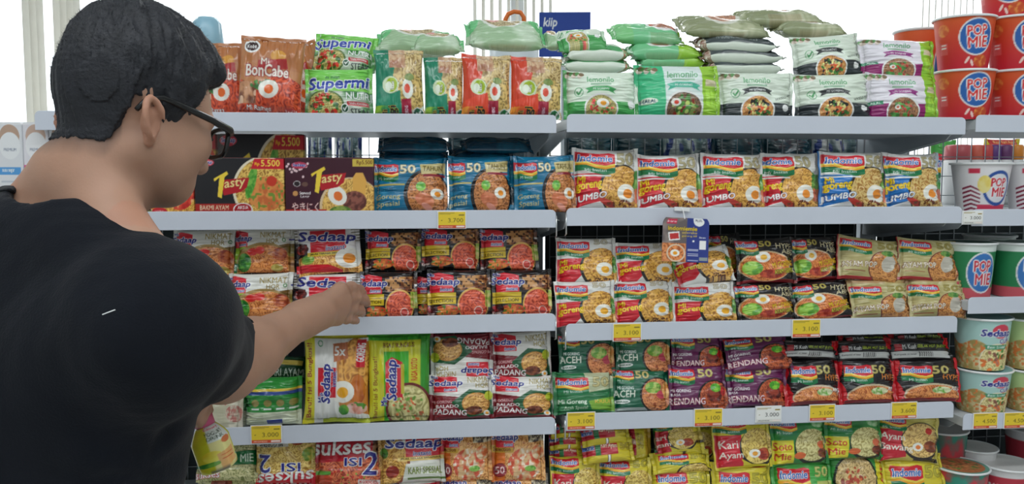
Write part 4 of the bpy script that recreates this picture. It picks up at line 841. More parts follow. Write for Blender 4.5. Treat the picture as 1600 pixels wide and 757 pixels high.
DESC = {
 'boncabe': 'tan and red chilli noodle bag with egg picture', 'supermi': 'green and white noodle pack with blue script lettering',
 'greenagi': 'tall dark green noodle pouch with egg', 'orangeagi': 'tall orange-red noodle pouch with egg',
 'lemongreen': 'white and green noodle pack with bowl picture', 'lemonteal': 'mint and lime noodle pack with cucumber bowl', 'lemonblack': 'white and black healthy noodle pack', 'lemonpurple': 'white and purple noodle pack with lime end',
 'lyinggreen': 'pale green noodle pack lying flat', 'lyingwhite': 'white and green noodle pack lying flat', 'lyingblack': 'white pack with black stripe lying flat', 'lyingteal': 'mint and lime pack lying flat', 'lyingolive': 'olive-beige noodle pack lying flat',
 'bluegoreng': 'blue fried noodle pack with gold 50', 'jumbored': 'white and red jumbo noodle pack', 'jumboblue': 'white and blue jumbo noodle pack',
 'sednikmat': 'white and lime noodle pack with tomatoes', 'sedinstant': 'white and red noodle pack with egg', 'sedblack': 'black noodle pack with red noodles and yellow band',
 'goreng': 'white and red fried noodle pack with egg', 'hype': 'black fried noodle pack with lettuce and egg', 'ayampop': 'beige and dark red chicken noodle pack',
 'aceh': 'dark green noodle pack reading ACEH', 'acehside': 'green noodle pack with pale corner', 'rendang': 'purple noodle pack reading RENDANG', 'hypered': 'black noodle pack with red ends', 'hypeside': 'black and red pack showing its barcode side',
 'padang': 'white and maroon noodle pack with leaf', 'sed5white': 'tall white and yellow five-pack noodle bag', 'sed5green': 'tall green five-pack soto noodle bag', 'kari5': 'green and cream multipack lying on its side', 'karidark': 'dark green curry noodle multipack', 'pinksachet': 'cream pack with pink shapes beside the hand',
 'sukgreen': 'green soto noodle pack', 'suk2white': 'upside-down double noodle pack with blue 2', 'suk2red': 'red double noodle pack with blue 2', 'sedkari': 'white and red curry noodle pack', 'sedorange': 'orange noodle pack with seafood picture',
 'kariayam': 'yellow and red chicken curry noodle pack', 'sotomie': 'green soto noodle pack with yellow panel', 'bawang': 'pale yellow and red onion chicken noodle pack', 'yellowtop': 'yellow noodle pack with red logo', 'greentop': 'green noodle pack with red logo', 'sotobowl': 'green pack with bowl picture', 'yellowedge': 'yellow and red pack showing its edge',
 'darkgreen': 'dark teal pack', 'bluelying': 'dark blue noodle pack lying flat', 'cool': 'grey mixed pack', }

K = pack
# --- top shelf, left rack
K('boncabe', 'L', 0, 0, 300, 387, 60, 171, y=.055, T=.04, fin='v', lean=8)
K('boncabe', 'L', 0, 0, 366, 471, 50, 175, y=.012, T=.045, fin='v', lean=10, roll=-3)
K('boncabe', 'L', 0, 1, 440, 505, 58, 175, y=.11, T=.04, fin='v', lean=14, roll=14, off=(.1, 0))
K('supermi', 'L', 0, 0, 472, 583, 104, 174, y=.012, T=.04, roll=1)
K('supermi', 'L', 0, 1, 486, 588, 48, 112, y=.075, T=.035, lean=30, roll=-4, base=False, off=(.05, .0))
K('greenagi', 'L', 0, 0, 583, 663, 72, 175, y=.010, fin='v', T=.035, roll=1)
K('greenagi', 'L', 0, 0, 662, 726, 84, 176, y=.018, fin='v', T=.035, off=(-.06, 0))
K('orangeagi', 'L', 0, 0, 722, 801, 80, 178, y=.006, fin='v', T=.035, roll=-1)
K('orangeagi', 'L', 0, 0, 799, 882, 84, 189, y=.004, fin='v', T=.038, roll=-2)
K('lyinggreen', 'L', 0, 2, 585, 712, 44, 80, y=.10, T=.046, lean=52, base=False, roll=-1)
K('lyinggreen', 'L', 0, 1, 640, 728, 66, 92, y=.08, T=.035, lean=60, base=False, h=.07)
K('lyinggreen', 'L', 0, 2, 728, 857, 28, 68, y=.10, T=.046, lean=50, base=False, off=(.03, 0))
K('lyinggreen', 'L', 0, 1, 733, 858, 60, 84, y=.085, T=.035, lean=62, base=False, h=.07)
# --- top shelf, middle rack
K('lemongreen', 'R', 0, 0, 882, 1004, 108, 180, y=.006, T=.04)
K('lemonteal', 'R', 0, 0, 996, 1134, 98, 180, y=.002, T=.044, roll=1)
K('lemonblack', 'R', 0, 0, 1128, 1250, 110, 180, y=.008, T=.04)
K('lemonblack', 'R', 0, 0, 1248, 1374, 112, 180, y=.008, T=.04, roll=2)
K('lemonpurple', 'R', 0, 0, 1362, 1478, 112, 180, y=.006, T=.04, roll=-1)
K('lemonblack', 'R', 0, 1, 1246, 1360, 50, 122, y=.035, T=.04, base=False, roll=5, lean=14)
K('lemonpurple', 'R', 0, 1, 1353, 1474, 58, 124, y=.030, T=.04, base=False, roll=-1, lean=14)
K('lyingwhite', 'R', 0, 1, 878, 996, 96, 118, y=.07, T=.037, lean=74, base=False, h=.072, roll=3)
K('lyingwhite', 'R', 0, 2, 882, 992, 74, 100, y=.065, T=.037, lean=74, base=False, h=.072, roll=3)
K('lemongreen', 'R', 0, 3, 873, 957, 42, 78, y=.07, T=.032, lean=48, base=False, roll=5, off=(.1, .2))
K('lyinggreen', 'R', 0, 2, 850, 884, 62, 84, y=.09, T=.03, lean=60, base=False, h=.07)
K('lyingteal', 'R', 0, 1, 1000, 1112, 88, 112, y=.09, T=.037, lean=74, base=False, h=.072)
K('lyingteal', 'R', 0, 2, 985, 1106, 70, 98, y=.085, T=.037, lean=73, base=False, h=.072)
K('lyingteal', 'R', 0, 3, 960, 1076, 54, 76, y=.10, T=.037, lean=62, base=False, h=.08, roll=-3, off=(-.3, .2))
K('lyingblack', 'R', 0, 1, 1108, 1232, 98, 122, y=.07, T=.037, lean=74, base=False, h=.072)
K('lyingblack', 'R', 0, 2, 1100, 1236, 78, 104, y=.07, T=.037, lean=74, base=False, h=.072, roll=-2)
K('lyingblack', 'R', 0, 3, 1095, 1226, 58, 86, y=.07, T=.037, lean=74, base=False, h=.072, roll=-4)
K('lyingolive', 'R', 0, 4, 1072, 1212, 38, 66, y=.08, T=.037, lean=62, base=False, h=.10, roll=-2)
K('lyingolive', 'R', 0, 5, 1165, 1300, 27, 48, y=.12, T=.037, lean=68, base=False, h=.09, roll=3, off=(0, .2))
K('lyingolive', 'R', 0, 3, 1222, 1335, 40, 62, y=.09, T=.037, lean=73, base=False, h=.072)
# --- second shelf, left rack (cartons are built below) : blue packs
K('bluegoreng', 'L', 1, 0, 581, 702, 246, 329, y=.010, T=.042, lean=12)
K('bluegoreng', 'L', 1, 0, 700, 808, 243, 329, y=.010, T=.042, lean=12, off=(.08, 0))
K('bluegoreng', 'L', 1, 0, 804, 904, 242, 330, y=-.004, T=.042, lean=10, roll=1, off=(-.03, 0))
K('bluelying', 'L', 1, 1, 590, 704, 236, 262, y=.05, T=.024, lean=74, base=False, h=.09)
K('bluelying', 'L', 1, 2, 588, 708, 218, 245, y=.05, T=.024, lean=74, base=False, h=.09)
K('bluelying', 'L', 1, 1, 704, 808, 236, 262, y=.05, T=.024, lean=74, base=False, h=.09)
K('bluelying', 'L', 1, 2, 722, 836, 218, 245, y=.05, T=.024, lean=74, base=False, h=.09)
# --- second shelf, middle rack
for i, (a, b, t, r, o) in enumerate(((897, 1004, 231, -1, 0), (1000, 1104, 240, 1, .02), (1101, 1204, 239, -1, 0), (1198, 1292, 238, 0, .12))):
    K('jumbored', 'R', 1, 0, a, b, t, 324, y=.008 + .008 * (i == 3), T=.044, lean=9, roll=r, off=(o, 0))
for i, (a, b, t) in enumerate(((1288, 1397, 236), (1393, 1484, 238))):
    K('jumboblue', 'R', 1, 0, a, b, t, 322, y=.008, T=.044, lean=9, roll=-1 + i, off=(0.06 * i, 0))
# --- third shelf, left rack
K('sednikmat', 'L', 2, 0, 262, 352, 436, 496, y=.010, lean=13)
K('sednikmat', 'L', 2, 0, 350, 456, 430, 496, y=.004, lean=13, T=.036, off=(.04, 0))
K('sedinstant', 'L', 2, 0, 453, 564, 430, 496, y=.010, lean=16, T=.036, off=(0, -.03))
K('sedblack', 'L', 2, 0, 560, 654, 427, 494, y=.008, lean=12, off=(.06, 0))
K('sedblack', 'L', 2, 0, 642, 704, 430, 494, y=.045, lean=12, T=.02)
K('sedblack', 'L', 2, 0, 666, 770, 424, 493, y=.006, lean=12, off=(.03, 0))
K('sedblack', 'L', 2, 0, 768, 867, 424, 492, y=.006, lean=12)
K('sednikmat', 'L', 2, 1, 262, 364, 361, 434, y=.034, base=False, lean=14)
K('sednikmat', 'L', 2, 1, 361, 459, 358, 430, y=.036, base=False, lean=14, off=(.1, 0))
K('sedinstant', 'L', 2, 1, 457, 564, 357, 432, y=.028, base=False, lean=14, roll=4)
K('sedblack', 'L', 2, 1, 568, 660, 360, 427, y=.036, base=False, lean=12, off=(.03, .04))
K('sedblack', 'L', 2, 1, 656, 752, 357, 424, y=.036, base=False, lean=12, off=(0, .06))
K('sedblack', 'L', 2, 1, 750, 845, 357, 428, y=.036, base=False, lean=12, roll=1, off=(.05, .05))
# --- third shelf, middle rack
K('goreng', 'R', 2, 0, 869, 968, 443, 508, y=-.004, lean=14, T=.036, roll=1)
K('goreng', 'R', 2, 0, 962, 1059, 440, 505, y=.004, lean=14, T=.036, roll=1)
K('goreng', 'R', 2, 0, 1055, 1158, 444, 504, y=.004, lean=14, T=.036, off=(-.02, -.03))
K('hype', 'R', 2, 0, 1156, 1252, 444, 501, y=.008, lean=18, roll=2, T=.036, off=(0, -.04))
K('hype', 'R', 2, 0, 1245, 1344, 443, 499, y=.010, lean=20, roll=5, T=.036, off=(.02, -.04))
K('ayampop', 'R', 2, 0, 1337, 1437, 440, 497, y=.008, lean=18, T=.038, off=(.02, -.12))
K('ayampop', 'R', 2, 0, 1430, 1524, 438, 496, y=.006, lean=18, T=.038, roll=-2, off=(.02, -.12))
K('goreng', 'R', 2, 1, 871, 970, 374, 447, y=.024, base=False, lean=15, T=.036, roll=-1)
K('goreng', 'R', 2, 1, 966, 1064, 381, 446, y=.024, base=False, lean=15, T=.036, roll=1)
K('goreng', 'R', 2, 1, 1058, 1155, 392, 446, y=.018, base=False, lean=30, T=.032, roll=8, off=(.02, .08))
K('hype', 'R', 2, 1, 1156, 1252, 374, 446, y=.026, base=False, lean=14, T=.036, roll=1)
K('hype', 'R', 2, 1, 1246, 1322, 372, 441, y=.042, base=False, lean=14, T=.032, roll=1, off=(.08, 0))
K('hype', 'R', 2, 1, 1112, 1166, 366, 438, y=.075, base=False, lean=14, T=.032)
K('ayampop', 'R', 2, 1, 1317, 1419, 374, 443, y=.026, base=False, lean=14, T=.036, roll=-7)
K('ayampop', 'R', 2, 1, 1412, 1510, 376, 443, y=.024, base=False, lean=14, T=.036, roll=-5)
# --- fourth shelf, left rack
K('sed5white', 'L', 3, 0, 470, 578, 526, 661, y=.004, T=.046, lean=8, fin='v', roll=-1)
K('sed5green', 'L', 3, 0, 572, 674, 524, 661, y=.004, T=.048, lean=8, fin='v')
K('kari5', 'L', 3, 0, 371, 470, 596, 662, y=.004, T=.06, lean=6, plump=1.05, zoom=.95)
K('karidark', 'L', 3, 1, 385, 480, 562, 600, y=.055, T=.045, lean=20, base=False, roll=-4)
K('pinksachet', 'L', 3, 0, 306, 378, 592, 650, y=-.01, T=.03, lean=14, roll=-3)
K('padang', 'L', 3, 0, 669, 774, 592, 658, y=.006, lean=15, T=.038, roll=1)
K('padang', 'L', 3, 0, 768, 872, 594, 656, y=.006, lean=15, T=.038, roll=-2, off=(.02, 0))
K('padang', 'L', 3, 1, 671, 774, 526, 600, y=.030, lean=12, T=.038, flip=True, base=False)
K('padang', 'L', 3, 1, 769, 866, 522, 598, y=.030, lean=12, T=.038, base=False, roll=2, off=(.03, -.02))
# --- fourth shelf, middle rack
K('acehside', 'R', 3, 0, 866, 966, 588, 646, y=.000, lean=16, T=.036)
K('aceh', 'R', 3, 0, 960, 1053, 583, 644, y=.006, lean=16, T=.036, roll=-2)
K('rendang', 'R', 3, 0, 1049, 1145, 577, 642, y=.006, lean=15, T=.036, roll=-1)
K('rendang', 'R', 3, 0, 1142, 1240, 574, 638, y=.010, lean=15, T=.036, off=(.02, 0))
K('hypered', 'R', 3, 0, 1232, 1324, 566, 634, y=.006, lean=16, T=.036, roll=1)
K('hypered', 'R', 3, 0, 1316, 1412, 566, 632, y=.008, lean=16, T=.036)
K('hypered', 'R', 3, 0, 1404, 1514, 567, 630, y=.006, lean=16, T=.036, roll=-1)
K('aceh', 'R', 3, 1, 874, 967, 525, 593, y=.026, base=False, lean=12, T=.034)
K('aceh', 'R', 3, 1, 964, 1055, 524, 588, y=.028, base=False, lean=12, T=.034)
K('rendang', 'R', 3, 1, 1052, 1138, 524, 582, y=.032, base=False, lean=12, T=.034)
K('rendang', 'R', 3, 1, 1140, 1246, 532, 584, y=.016, base=False, lean=26, T=.032, roll=4, off=(.0, .05))
K('hypeside', 'R', 3, 1, 1224, 1318, 538, 566, y=.03, base=False, lean=24, T=.034, roll=-3)
K('hypeside', 'R', 3, 1, 1310, 1404, 538, 568, y=.03, base=False, lean=24, T=.034, roll=-1)
K('hypeside', 'R', 3, 1, 1392, 1498, 534, 568, y=.03, base=False, lean=24, T=.034, roll=-1)
K('hypeside', 'R', 3, 2, 1320, 1400, 530, 548, y=.05, base=False, lean=40, T=.03)
K('hypeside', 'R', 3, 2, 1400, 1488, 527, 546, y=.05, base=False, lean=40, T=.03)
# --- bottom shelf, left rack
K('sukgreen', 'L', 4, 1, 300, 402, 697, 760, y=.012, base=False, lean=26, T=.04, roll=-2)
K('sukgreen', 'L', 4, 0, 296, 404, 752, 826, y=.00, lean=20, T=.04)
K('suk2white', 'L', 4, 1, 394, 492, 690, 764, y=.010, base=False, lean=14, T=.04, flip=True)
K('suk2red', 'L', 4, 1, 488, 596, 688, 768, y=.008, base=False, lean=14, T=.04, roll=-2)
K('sedkari', 'L', 4, 1, 588, 697, 684, 762, y=.008, base=False, lean=14, T=.04, roll=1)
K('sedorange', 'L', 4, 1, 688, 772, 681, 758, y=.012, base=False, lean=14, T=.038, off=(.06, 0))
K('sedorange', 'L', 4, 1, 768, 856, 680, 758, y=.012, base=False, lean=14, T=.038)
for i, (a, b, k) in enumerate(((400, 494, 'suk2white'), (492, 592, 'suk2red'), (590, 690, 'sedkari'), (688, 774, 'sedorange'), (772, 862, 'sedorange'))):
    K(k, 'L', 4, 0, a, b, 758 - 4 * (i > 2), 828, y=-.002, lean=16, T=.036)
# --- bottom shelf, middle rack
K('kariayam', 'R', 4, 2, 1120, 1214, 656, 738, y=.012, base=False, lean=13, T=.036, roll=2)
K('sotomie', 'R', 4, 2, 1210, 1303, 655, 732, y=.016, base=False, lean=13, T=.036, roll=1)
K('sotomie', 'R', 4, 2, 1296, 1390, 653, 724, y=.016, base=False, lean=13, T=.036, roll=-2)
K('bawang', 'R', 4, 2, 1380, 1480, 654, 728, y=.016, base=False, lean=13, T=.036, roll=-5)
K('yellowtop', 'R', 4, 1, 1118, 1216, 734, 800, y=.002, base=False, lean=18, T=.034, roll=-2)
K('greentop', 'R', 4, 1, 1214, 1312, 726, 798, y=.004, base=False, lean=18, T=.034)
K('sotobowl', 'R', 4, 1, 1304, 1398, 720, 796, y=.004, base=False, lean=18, T=.034)
K('yellowtop', 'R', 4, 1, 1388, 1492, 722, 794, y=.004, base=False, lean=18, T=.034)
K('kariayam', 'R', 4, 1, 862, 944, 722, 798, y=.012, base=False, lean=14, T=.034, off=(.0, .0))
K('kariayam', 'R', 4, 1, 940, 1026, 728, 798, y=.010, base=False, lean=16, T=.034)
K('yellowtop', 'R', 4, 1, 1020, 1120, 738, 798, y=.002, base=False, lean=24, T=.034)
K('yellowedge', 'R', 4, 2, 912, 996, 695, 728, y=.010, base=False, lean=26, T=.034, roll=3)
K('yellowedge', 'R', 4, 3, 910, 990, 672, 700, y=.014, base=False, lean=26, T=.034, roll=5)
K('yellowedge', 'R', 4, 2, 860, 924, 704, 728, y=.05, base=False, lean=24, T=.034, off=(0, 0))
K('yellowedge', 'R', 4, 3, 860, 922, 686, 708, y=.05, base=False, lean=24, T=.034)
K('yellowedge', 'R', 4, 4, 862, 920, 668, 690, y=.05, base=False, lean=24, T=.034)
K('yellowedge', 'R', 4, 2, 980, 1024, 674, 735, y=.055, base=False, lean=14, T=.034, off=(.3, 0))
K('sotobowl', 'R', 4, 2, 1026, 1082, 672, 720, y=.045, base=False, lean=20, T=.03, off=(.1, 0))
K('kariayam', 'R', 4, 3, 1030, 1106, 668, 718, y=.030, base=False, lean=22, T=.032, roll=5, off=(.2, .1))
K('kariayam', 'R', 4, 2, 1080, 1134, 670, 725, y=.06, base=False, lean=20, T=.03, off=(.3, .0))
K('yellowtop', 'R', 4, 2, 1022, 1118, 716, 744, y=.018, base=False, lean=34, T=.034, roll=2)
# --- things behind the wire, glimpsed above the packs
far = [('R', 1, 884 + 78 * q, 966 + 78 * q, 200 + 5 * (q * 7 % 3), ['darkgreen', 'darkgreen', 'cool', 'darkgreen', 'darkgreen', 'cool', 'cool'][q]) for q in range(7)] + [('L', 1, 590, 690, 200, 'darkgreen'), ('L', 1, 700, 860, 200, 'darkgreen'), ('L', 1, 478, 518, 205, 'cool'), ('L', 1, 522, 566, 207, 'cool')]
for i, (u, row, a, b, t, k) in enumerate(far):
    o = K(k, u, row, 9, a, b, t, t + 130, y=SD + .07, lean=4, T=.05, desc='dim %s behind the wire mesh' % {'darkgreen': 'dark teal bag', 'cool': 'grey and navy bag', 'lemonteal': 'bright green bag', 'greentop': 'green bag'}[k])

# labels: say which one
LN = {0: 'front row', 1: 'upper layer', 2: 'third layer', 3: 'fourth layer', 4: 'fifth layer', 5: 'topmost layer', 9: 'far side'}
grp = {}
for p in packs: grp.setdefault((p[1], p[2], p[3], p[4]), []).append(p)
CNT = {2: 'two', 3: 'three', 4: 'four', 5: 'five', 6: 'six'}; OR = ['first', 'second', 'third', 'fourth', 'fifth', 'sixth']
for key, ps in grp.items():
    ps.sort(key=lambda p: p[5]); n = len(ps)
    for i, p in enumerate(ps):
        o, kind, u, row, layer, cx, desc, cat, lab = p
        twolay = any(q[3] == row and q[2] == u and q[4] >= 1 and q[4] < 9 for q in packs)
        ln = ('bottom layer' if twolay else 'single row') if layer == 0 else ('far side' if layer == 9 else LN[layer])
        where = '%s %s shelf' % ({'L': 'left', 'R': 'middle', 'T': 'right', 'A': 'far left'}[u], ORD[row])
        tail = ', ' + ('' if layer == 9 else ln + ' of ') + where
        if n > 1: tail += ', ' + ('left one' if i == 0 else 'right one') if n == 2 else ', ' + ('leftmost' if i == 0 else 'rightmost' if i == n - 1 else '%s from left' % OR[i])
        dd = desc or DESC[kind]
        if len((dd + tail).replace(',', '').split()) > 16: dd = dd.split(' with ')[0].split(' showing ')[0]
        s = dd + tail
        if len(s.replace(',', '').split()) > 16: print('LONG', s)
        tag(o, s, cat, 'noodle packs on the %s %s shelf' % ({'L': 'left', 'R': 'middle', 'T': 'right', 'A': 'far left'}[u], ORD[row]))
# ------------------------------------------------------------------ cartons, cups, tags, signs
def carton(name, kind, W, H, T, n=130, parent=None, m='carton'):
    """box with printed front (dense), plain sides taking the print's edge colour; base at z=0, front at y=0"""
    A = art(kind); nx = n; nz = max(8, int(n * H / W))
    x = np.linspace(-.5, .5, nx); z = np.linspace(0, 1, nz); gx, gz = np.meshgrid(x, z, indexing='ij')
    V = [np.stack([gx * W, 0 * gx, gz * H], -1).reshape(-1, 3)]; C = [A.sample(gx + .5, 1 - gz).reshape(-1, 3)]
    idx = np.arange(nx * nz).reshape(nx, nz); Q = [np.stack([idx[:-1, :-1], idx[1:, :-1], idx[1:, 1:], idx[:-1, 1:]], -1).reshape(-1, 4)]
    loop = np.concatenate([idx[:, 0], idx[-1, 1:], idx[-2::-1, -1], idx[0, -2:0:-1]]); base = nx * nz
    Vl = V[0][loop].copy(); Vl[:, 1] += T; V.append(Vl); C.append(C[0][loop]); cur = np.arange(base, base + len(loop))
    Q.append(np.stack([loop, cur, np.roll(cur, -1), np.roll(loop, -1)], -1))
    n4 = len(loop); k = n4 // 2
    Q.append(np.array([[cur[i], cur[n4 - 1 - i], cur[n4 - 2 - i], cur[i + 1]] for i in range(k - 1)]))
    return npmesh(name, np.concatenate(V), np.concatenate(Q), np.concatenate(C), M[m], parent, smooth=False)
def place_box(kind, u, row, x0, x1, y0, y, T, lab, base=None, yaw=0, h=None, y1=None):
    a, b, t = P(x0, y0, y), P(x1, y0, y), P((x0 + x1) / 2, y0, y)
    zb = shelf_z(u, row) + .001 if base is None else base
    H = t.z - zb
    o = carton('noodle_box', kind, b.x - a.x, H, T); o.location = ((a.x + b.x) / 2, y, zb); o.rotation_euler.z = R(yaw)
    f = MB(); f.box(-(b.x - a.x) / 2 + .004, (b.x - a.x) / 2 - .004, .006, T - .004, H, H + .0008); f.build('top_flap', M['carton_plain'], o)
    return tag(o, lab, 'noodle box', 'boxed noodles on the left second shelf')
M['carton_plain'] = mat('carton_dark_flap', (120, 60, 60), rough=.5, vary=.05)
b1 = place_box('tastychicken', 'L', 1, 196, 301, 249, .015, .05, 'noodle box with red fried chicken picture beside the man\'s chin')
b2 = place_box('tastybakmi', 'L', 1, 303, 443, 247, .012, .05, 'black noodle box reading Tasty with green noodle bowl')
b3 = place_box('tastyyaki', 'L', 1, 445, 583, 247, .012, .05, 'maroon noodle box with half egg and Japanese lettering')
b4 = place_box('tastybakmi', 'L', 1, 340, 474, 210, .075, .045, 'black noodle box standing shaded behind the front boxes')
b5 = place_box('tastychicken', 'L', 1, 236, 336, 209, .075, .045, 'shaded noodle box seen through the man\'s glasses')

def lathe(prof, n, art_=None, rep=1.0, face=0.0):
    """prof: list of (r, z); returns V, Q, C with u=.5 facing -y turned by face"""
    th = np.linspace(0, 2 * np.pi, n, endpoint=False); prof = np.array(prof); k = len(prof)
    V = np.stack([np.outer(prof[:, 0], np.sin(th)), -np.outer(prof[:, 0], np.cos(th)), np.outer(prof[:, 1], np.ones(n))], -1)
    idx = np.arange(k * n).reshape(k, n); nx = np.roll(idx, -1, 1)
    Q = np.stack([idx[:-1], nx[:-1], nx[1:], idx[1:]], -1).reshape(-1, 4)
    C = None
    if art_ is not None:
        u = ((th / (2 * np.pi) + face) * rep + .5) % 1.0; z = prof[:, 1]; v = 1 - (z - z.min()) / (z.max() - z.min())
        uu, vv = np.meshgrid(u, v); C = art_.sample(uu, vv).reshape(-1, 3)
    return V.reshape(-1, 3), Q, C
cupg = {}
def cup(kind, cx, y, zb, r, H, lab, cat='noodle cup', grp='', face=0.0, lid=(236, 234, 230), taper=.80, lidkind=None, n=170):
    e = empty('noodle_cup', (cx, y, zb))
    m = 70; t = np.linspace(0, 1, m)
    prof = [(r * (taper + (1 - taper) * q) * .985, H * (0.0 + q) * .97) for q in t]
    V, Q, C = lathe(prof, n, art(kind), 1.0, face)
    npmesh('cup_body', V, Q, C, M['carton'], e)
    rb = r * taper
    V, Q, _ = lathe([(0.0005, .002), (rb * .9, .002), (rb * .93, 0), (rb * .985, 0), (rb * .985, .002)], 48); npmesh('base_ring', V, Q, None, M['white_plastic'], e)
    pr = [(r * .985, H * .955)] + [(r * .985 + .0022 + .0022 * math.sin(a), H * .972 + .0026 * math.cos(a)) for a in np.linspace(math.pi, 0, 6)] + [(r * .985, H * .98)]
    V, Q, _ = lathe(pr, 64); npmesh('rim', V, Q, None, M['white_plastic'], e)
    if lidkind:
        A = art(lidkind); rr = np.linspace(.001, r * .985, 24); V, Q, _ = lathe([(q, H * .978 + .0005) for q in rr], 64)
        npmesh('lid', V, Q, A.sample(.5 + V[:, 0] / r / 2, .5 - V[:, 1] / r / 2), M['carton'], e)
    else:
        V, Q, _ = lathe([(.0005, H * .972), (r * .9, H * .972), (r * .96, H * .982), (r * .99, H * .982)], 64)
        key = 'lid_%d_%d_%d' % lid
        if key not in M: M[key] = mat('cup_lid', lid, rough=.3, vary=.04, vscale=20)
        npmesh('lid', V, Q, None, M[key], e)
    return tag(e, lab, cat, grp)
def cupat(kind, u, row, x0, x1, y0, y1, y, lab, grp, base=True, zb=None, **kw):
    ym = y + (P(x1, y0, y).x - P(x0, y0, y).x) / 2
    a, b = P(x0, y0, ym), P(x1, y0, ym); r = (b.x - a.x) / 2; cx = (a.x + b.x) / 2
    if zb is None: zb = (shelf_z(u, row) + .0015) if base else P(x0, y1, ym).z
    H = P(x0, y0, ym).z - zb
    return cup(kind, cx, ym, zb, r, H, lab, grp=grp, **kw), zb + H
G1 = 'red noodle cups on the right top shelf'
def stackcups(kind, u, row, cols, y0s, y, grp, labs, **kw):
    """columns of stacked cups; y0s: top pixel rows from the lowest cup up"""
    k = 0
    for (x0, x1) in cols:
        zb = None
        for j, y0 in enumerate(y0s):
            _, zt = cupat(kind, u, row, x0, x1, y0, 0, y, labs[k], grp, base=True, zb=zb, **kw); zb = zt + .001; k += 1
stackcups('popred', 'T', 0, [(1466, 1548), (1549, 1632)], [111, 28], -.005, G1,
    ['lower red noodle cup beside the lime-ended packs', 'upper red noodle cup of the left stack', 'lower red noodle cup at the right picture edge', 'middle red noodle cup of the right edge stack'], face=0.02)
cupat('popred', 'T', 0, 1538, 1622, -54, 0, .02, 'topmost red noodle cup cut by the top right corner', G1, zb=P(1580, 26, .04).z + .002, face=.1)
cupat('popred', 'T', 0, 1402, 1472, 45, 0, .20, 'red noodle cup partly hidden behind the purple packs', G1, face=-.12, lid=(190, 60, 60))
G2 = 'white and maroon noodle cups on the right second shelf'
for x0, x1, lb in ((1493, 1573, 'white and maroon noodle cup next to the blue jumbo pack'), (1577, 1652, 'white and maroon noodle cup at the right picture edge')):
    cupat('popwhite', 'T', 1, x0, x1, 254, 0, .01, lb, G2, face=.015, taper=.74)
G3 = 'green noodle cups on the right third shelf'
for x0, x1, lb in ((1478, 1550, 'green noodle cup next to the beige pack'), (1553, 1628, 'green noodle cup at the right picture edge'), ):
    cupat('popgreen', 'T', 2, x0, x1, 377, 0, .02, lb, G3, face=.0, lid=(70, 110, 95), taper=.84)
cupat('popgreen', 'T', 2, 1512, 1580, 366, 0, .13, 'green noodle cup in the second row behind the front pair', G3, face=.2, lid=(60, 96, 84))
G4 = 'teal noodle cups on the right fourth shelf'
stackcups('cupteal', 'T', 3, [(1496, 1573)], [574, 493], .0, G4, ['teal noodle cup at the bottom of the left stack', 'teal noodle cup on top of the left stack'], taper=.82, lid=(150, 200, 200))
stackcups('cupgreen', 'T', 3, [(1572, 1650)], [574, 495], .0, G4, ['pale green noodle cup at the bottom of the right edge stack', 'pale green noodle cup on top of the right edge stack'], taper=.82, lid=(160, 196, 140), face=.02)
G5 = 'cups and bowls on the right bottom shelf'
cupat('bowlteal', 'T', 4, 1440, 1506, 668, 0, .10, 'red and teal noodle cup behind the yellow packs', G5, taper=.86, face=.05)
cupat('bowlred', 'T', 4, 1496, 1552, 698, 0, .09, 'red noodle bowl with white lid, smaller in view', G5, taper=.8, face=.3)
cupat('bowlteal', 'T', 4, 1464, 1538, 728, 0, .0, 'teal noodle cup with food picture on its lid', G5, taper=.86, lidkind='lidfood')
cupat('bowlred', 'T', 4, 1533, 1608, 724, 0, .02, 'red noodle bowl with large white lid in front', G5, taper=.8, face=.1)
cupat('bowlred', 'T', 4, 1578, 1650, 668, 0, .18, 'red lettered noodle bowl at the right picture edge', G5, taper=.84, face=.0)

# jars with coloured caps behind the right rack, seen through the wire
for i, (px, c, cn) in enumerate(((1497, (196, 90, 96), 'dark pink'), (1524, (222, 110, 90), 'coral'), (1540, (210, 80, 80), 'red'), (1553, (100, 60, 130), 'violet'), (1570, (110, 60, 110), 'plum'), (1588, (222, 140, 50), 'orange'))):
    p = P(px, 232, .55); zb = shelf_z('T', 1); e = empty('capped_bottle', (p.x, .55, zb)); rr = .022 if i else .04
    hh = p.z - zb
    V, Q, _ = lathe([(.0005, 0), (rr, 0), (rr * 1.02, .01), (rr, hh * .75), (rr * .8, hh * .8), (rr * .75, hh * .82)], 28); npmesh('bottle_body', V, Q, None, M['white_plastic'], e)
    V, Q, _ = lathe([(rr * .85, hh * .8), (rr * .9, hh * .81), (rr * .86, hh * 1.03), (rr * .7, hh * 1.06), (.0005, hh * 1.06)], 28); npmesh('bottle_cap', V, Q, None, mat('cap', c, rough=.35, vary=.05), e)
    tag(e, 'bottle with %s cap behind the wire of the right rack' % cn, 'bottle', 'bottles behind the right rack')
for px0, px1, y0, c, lab in ((1462, 1500, 218, 'greentop', 'pale green bag behind the wire of the right rack'), (1545, 1600, 216, 'yellowtop', 'yellow bag behind the wire of the right rack')):
    a, b = P(px0, y0, .64), P(px1, y0, .64); o = noodle_pack(c, b.x - a.x, a.z - shelf_z('T', 1), .05, seed=5, ppx=50, name='snack_bag'); o.location = ((a.x + b.x) / 2, .66, shelf_z('T', 1)); tag(o, lab, 'snack bag')
o = MB().box(TX0, TX1, .42, .75, shelf_z('T', 1) - .02, shelf_z('T', 1)).build('rear_shelf', M['shelf_under']); tag(o, 'rear shelf carrying capped bottles behind the right rack', 'shelf', 'rear side shelves')

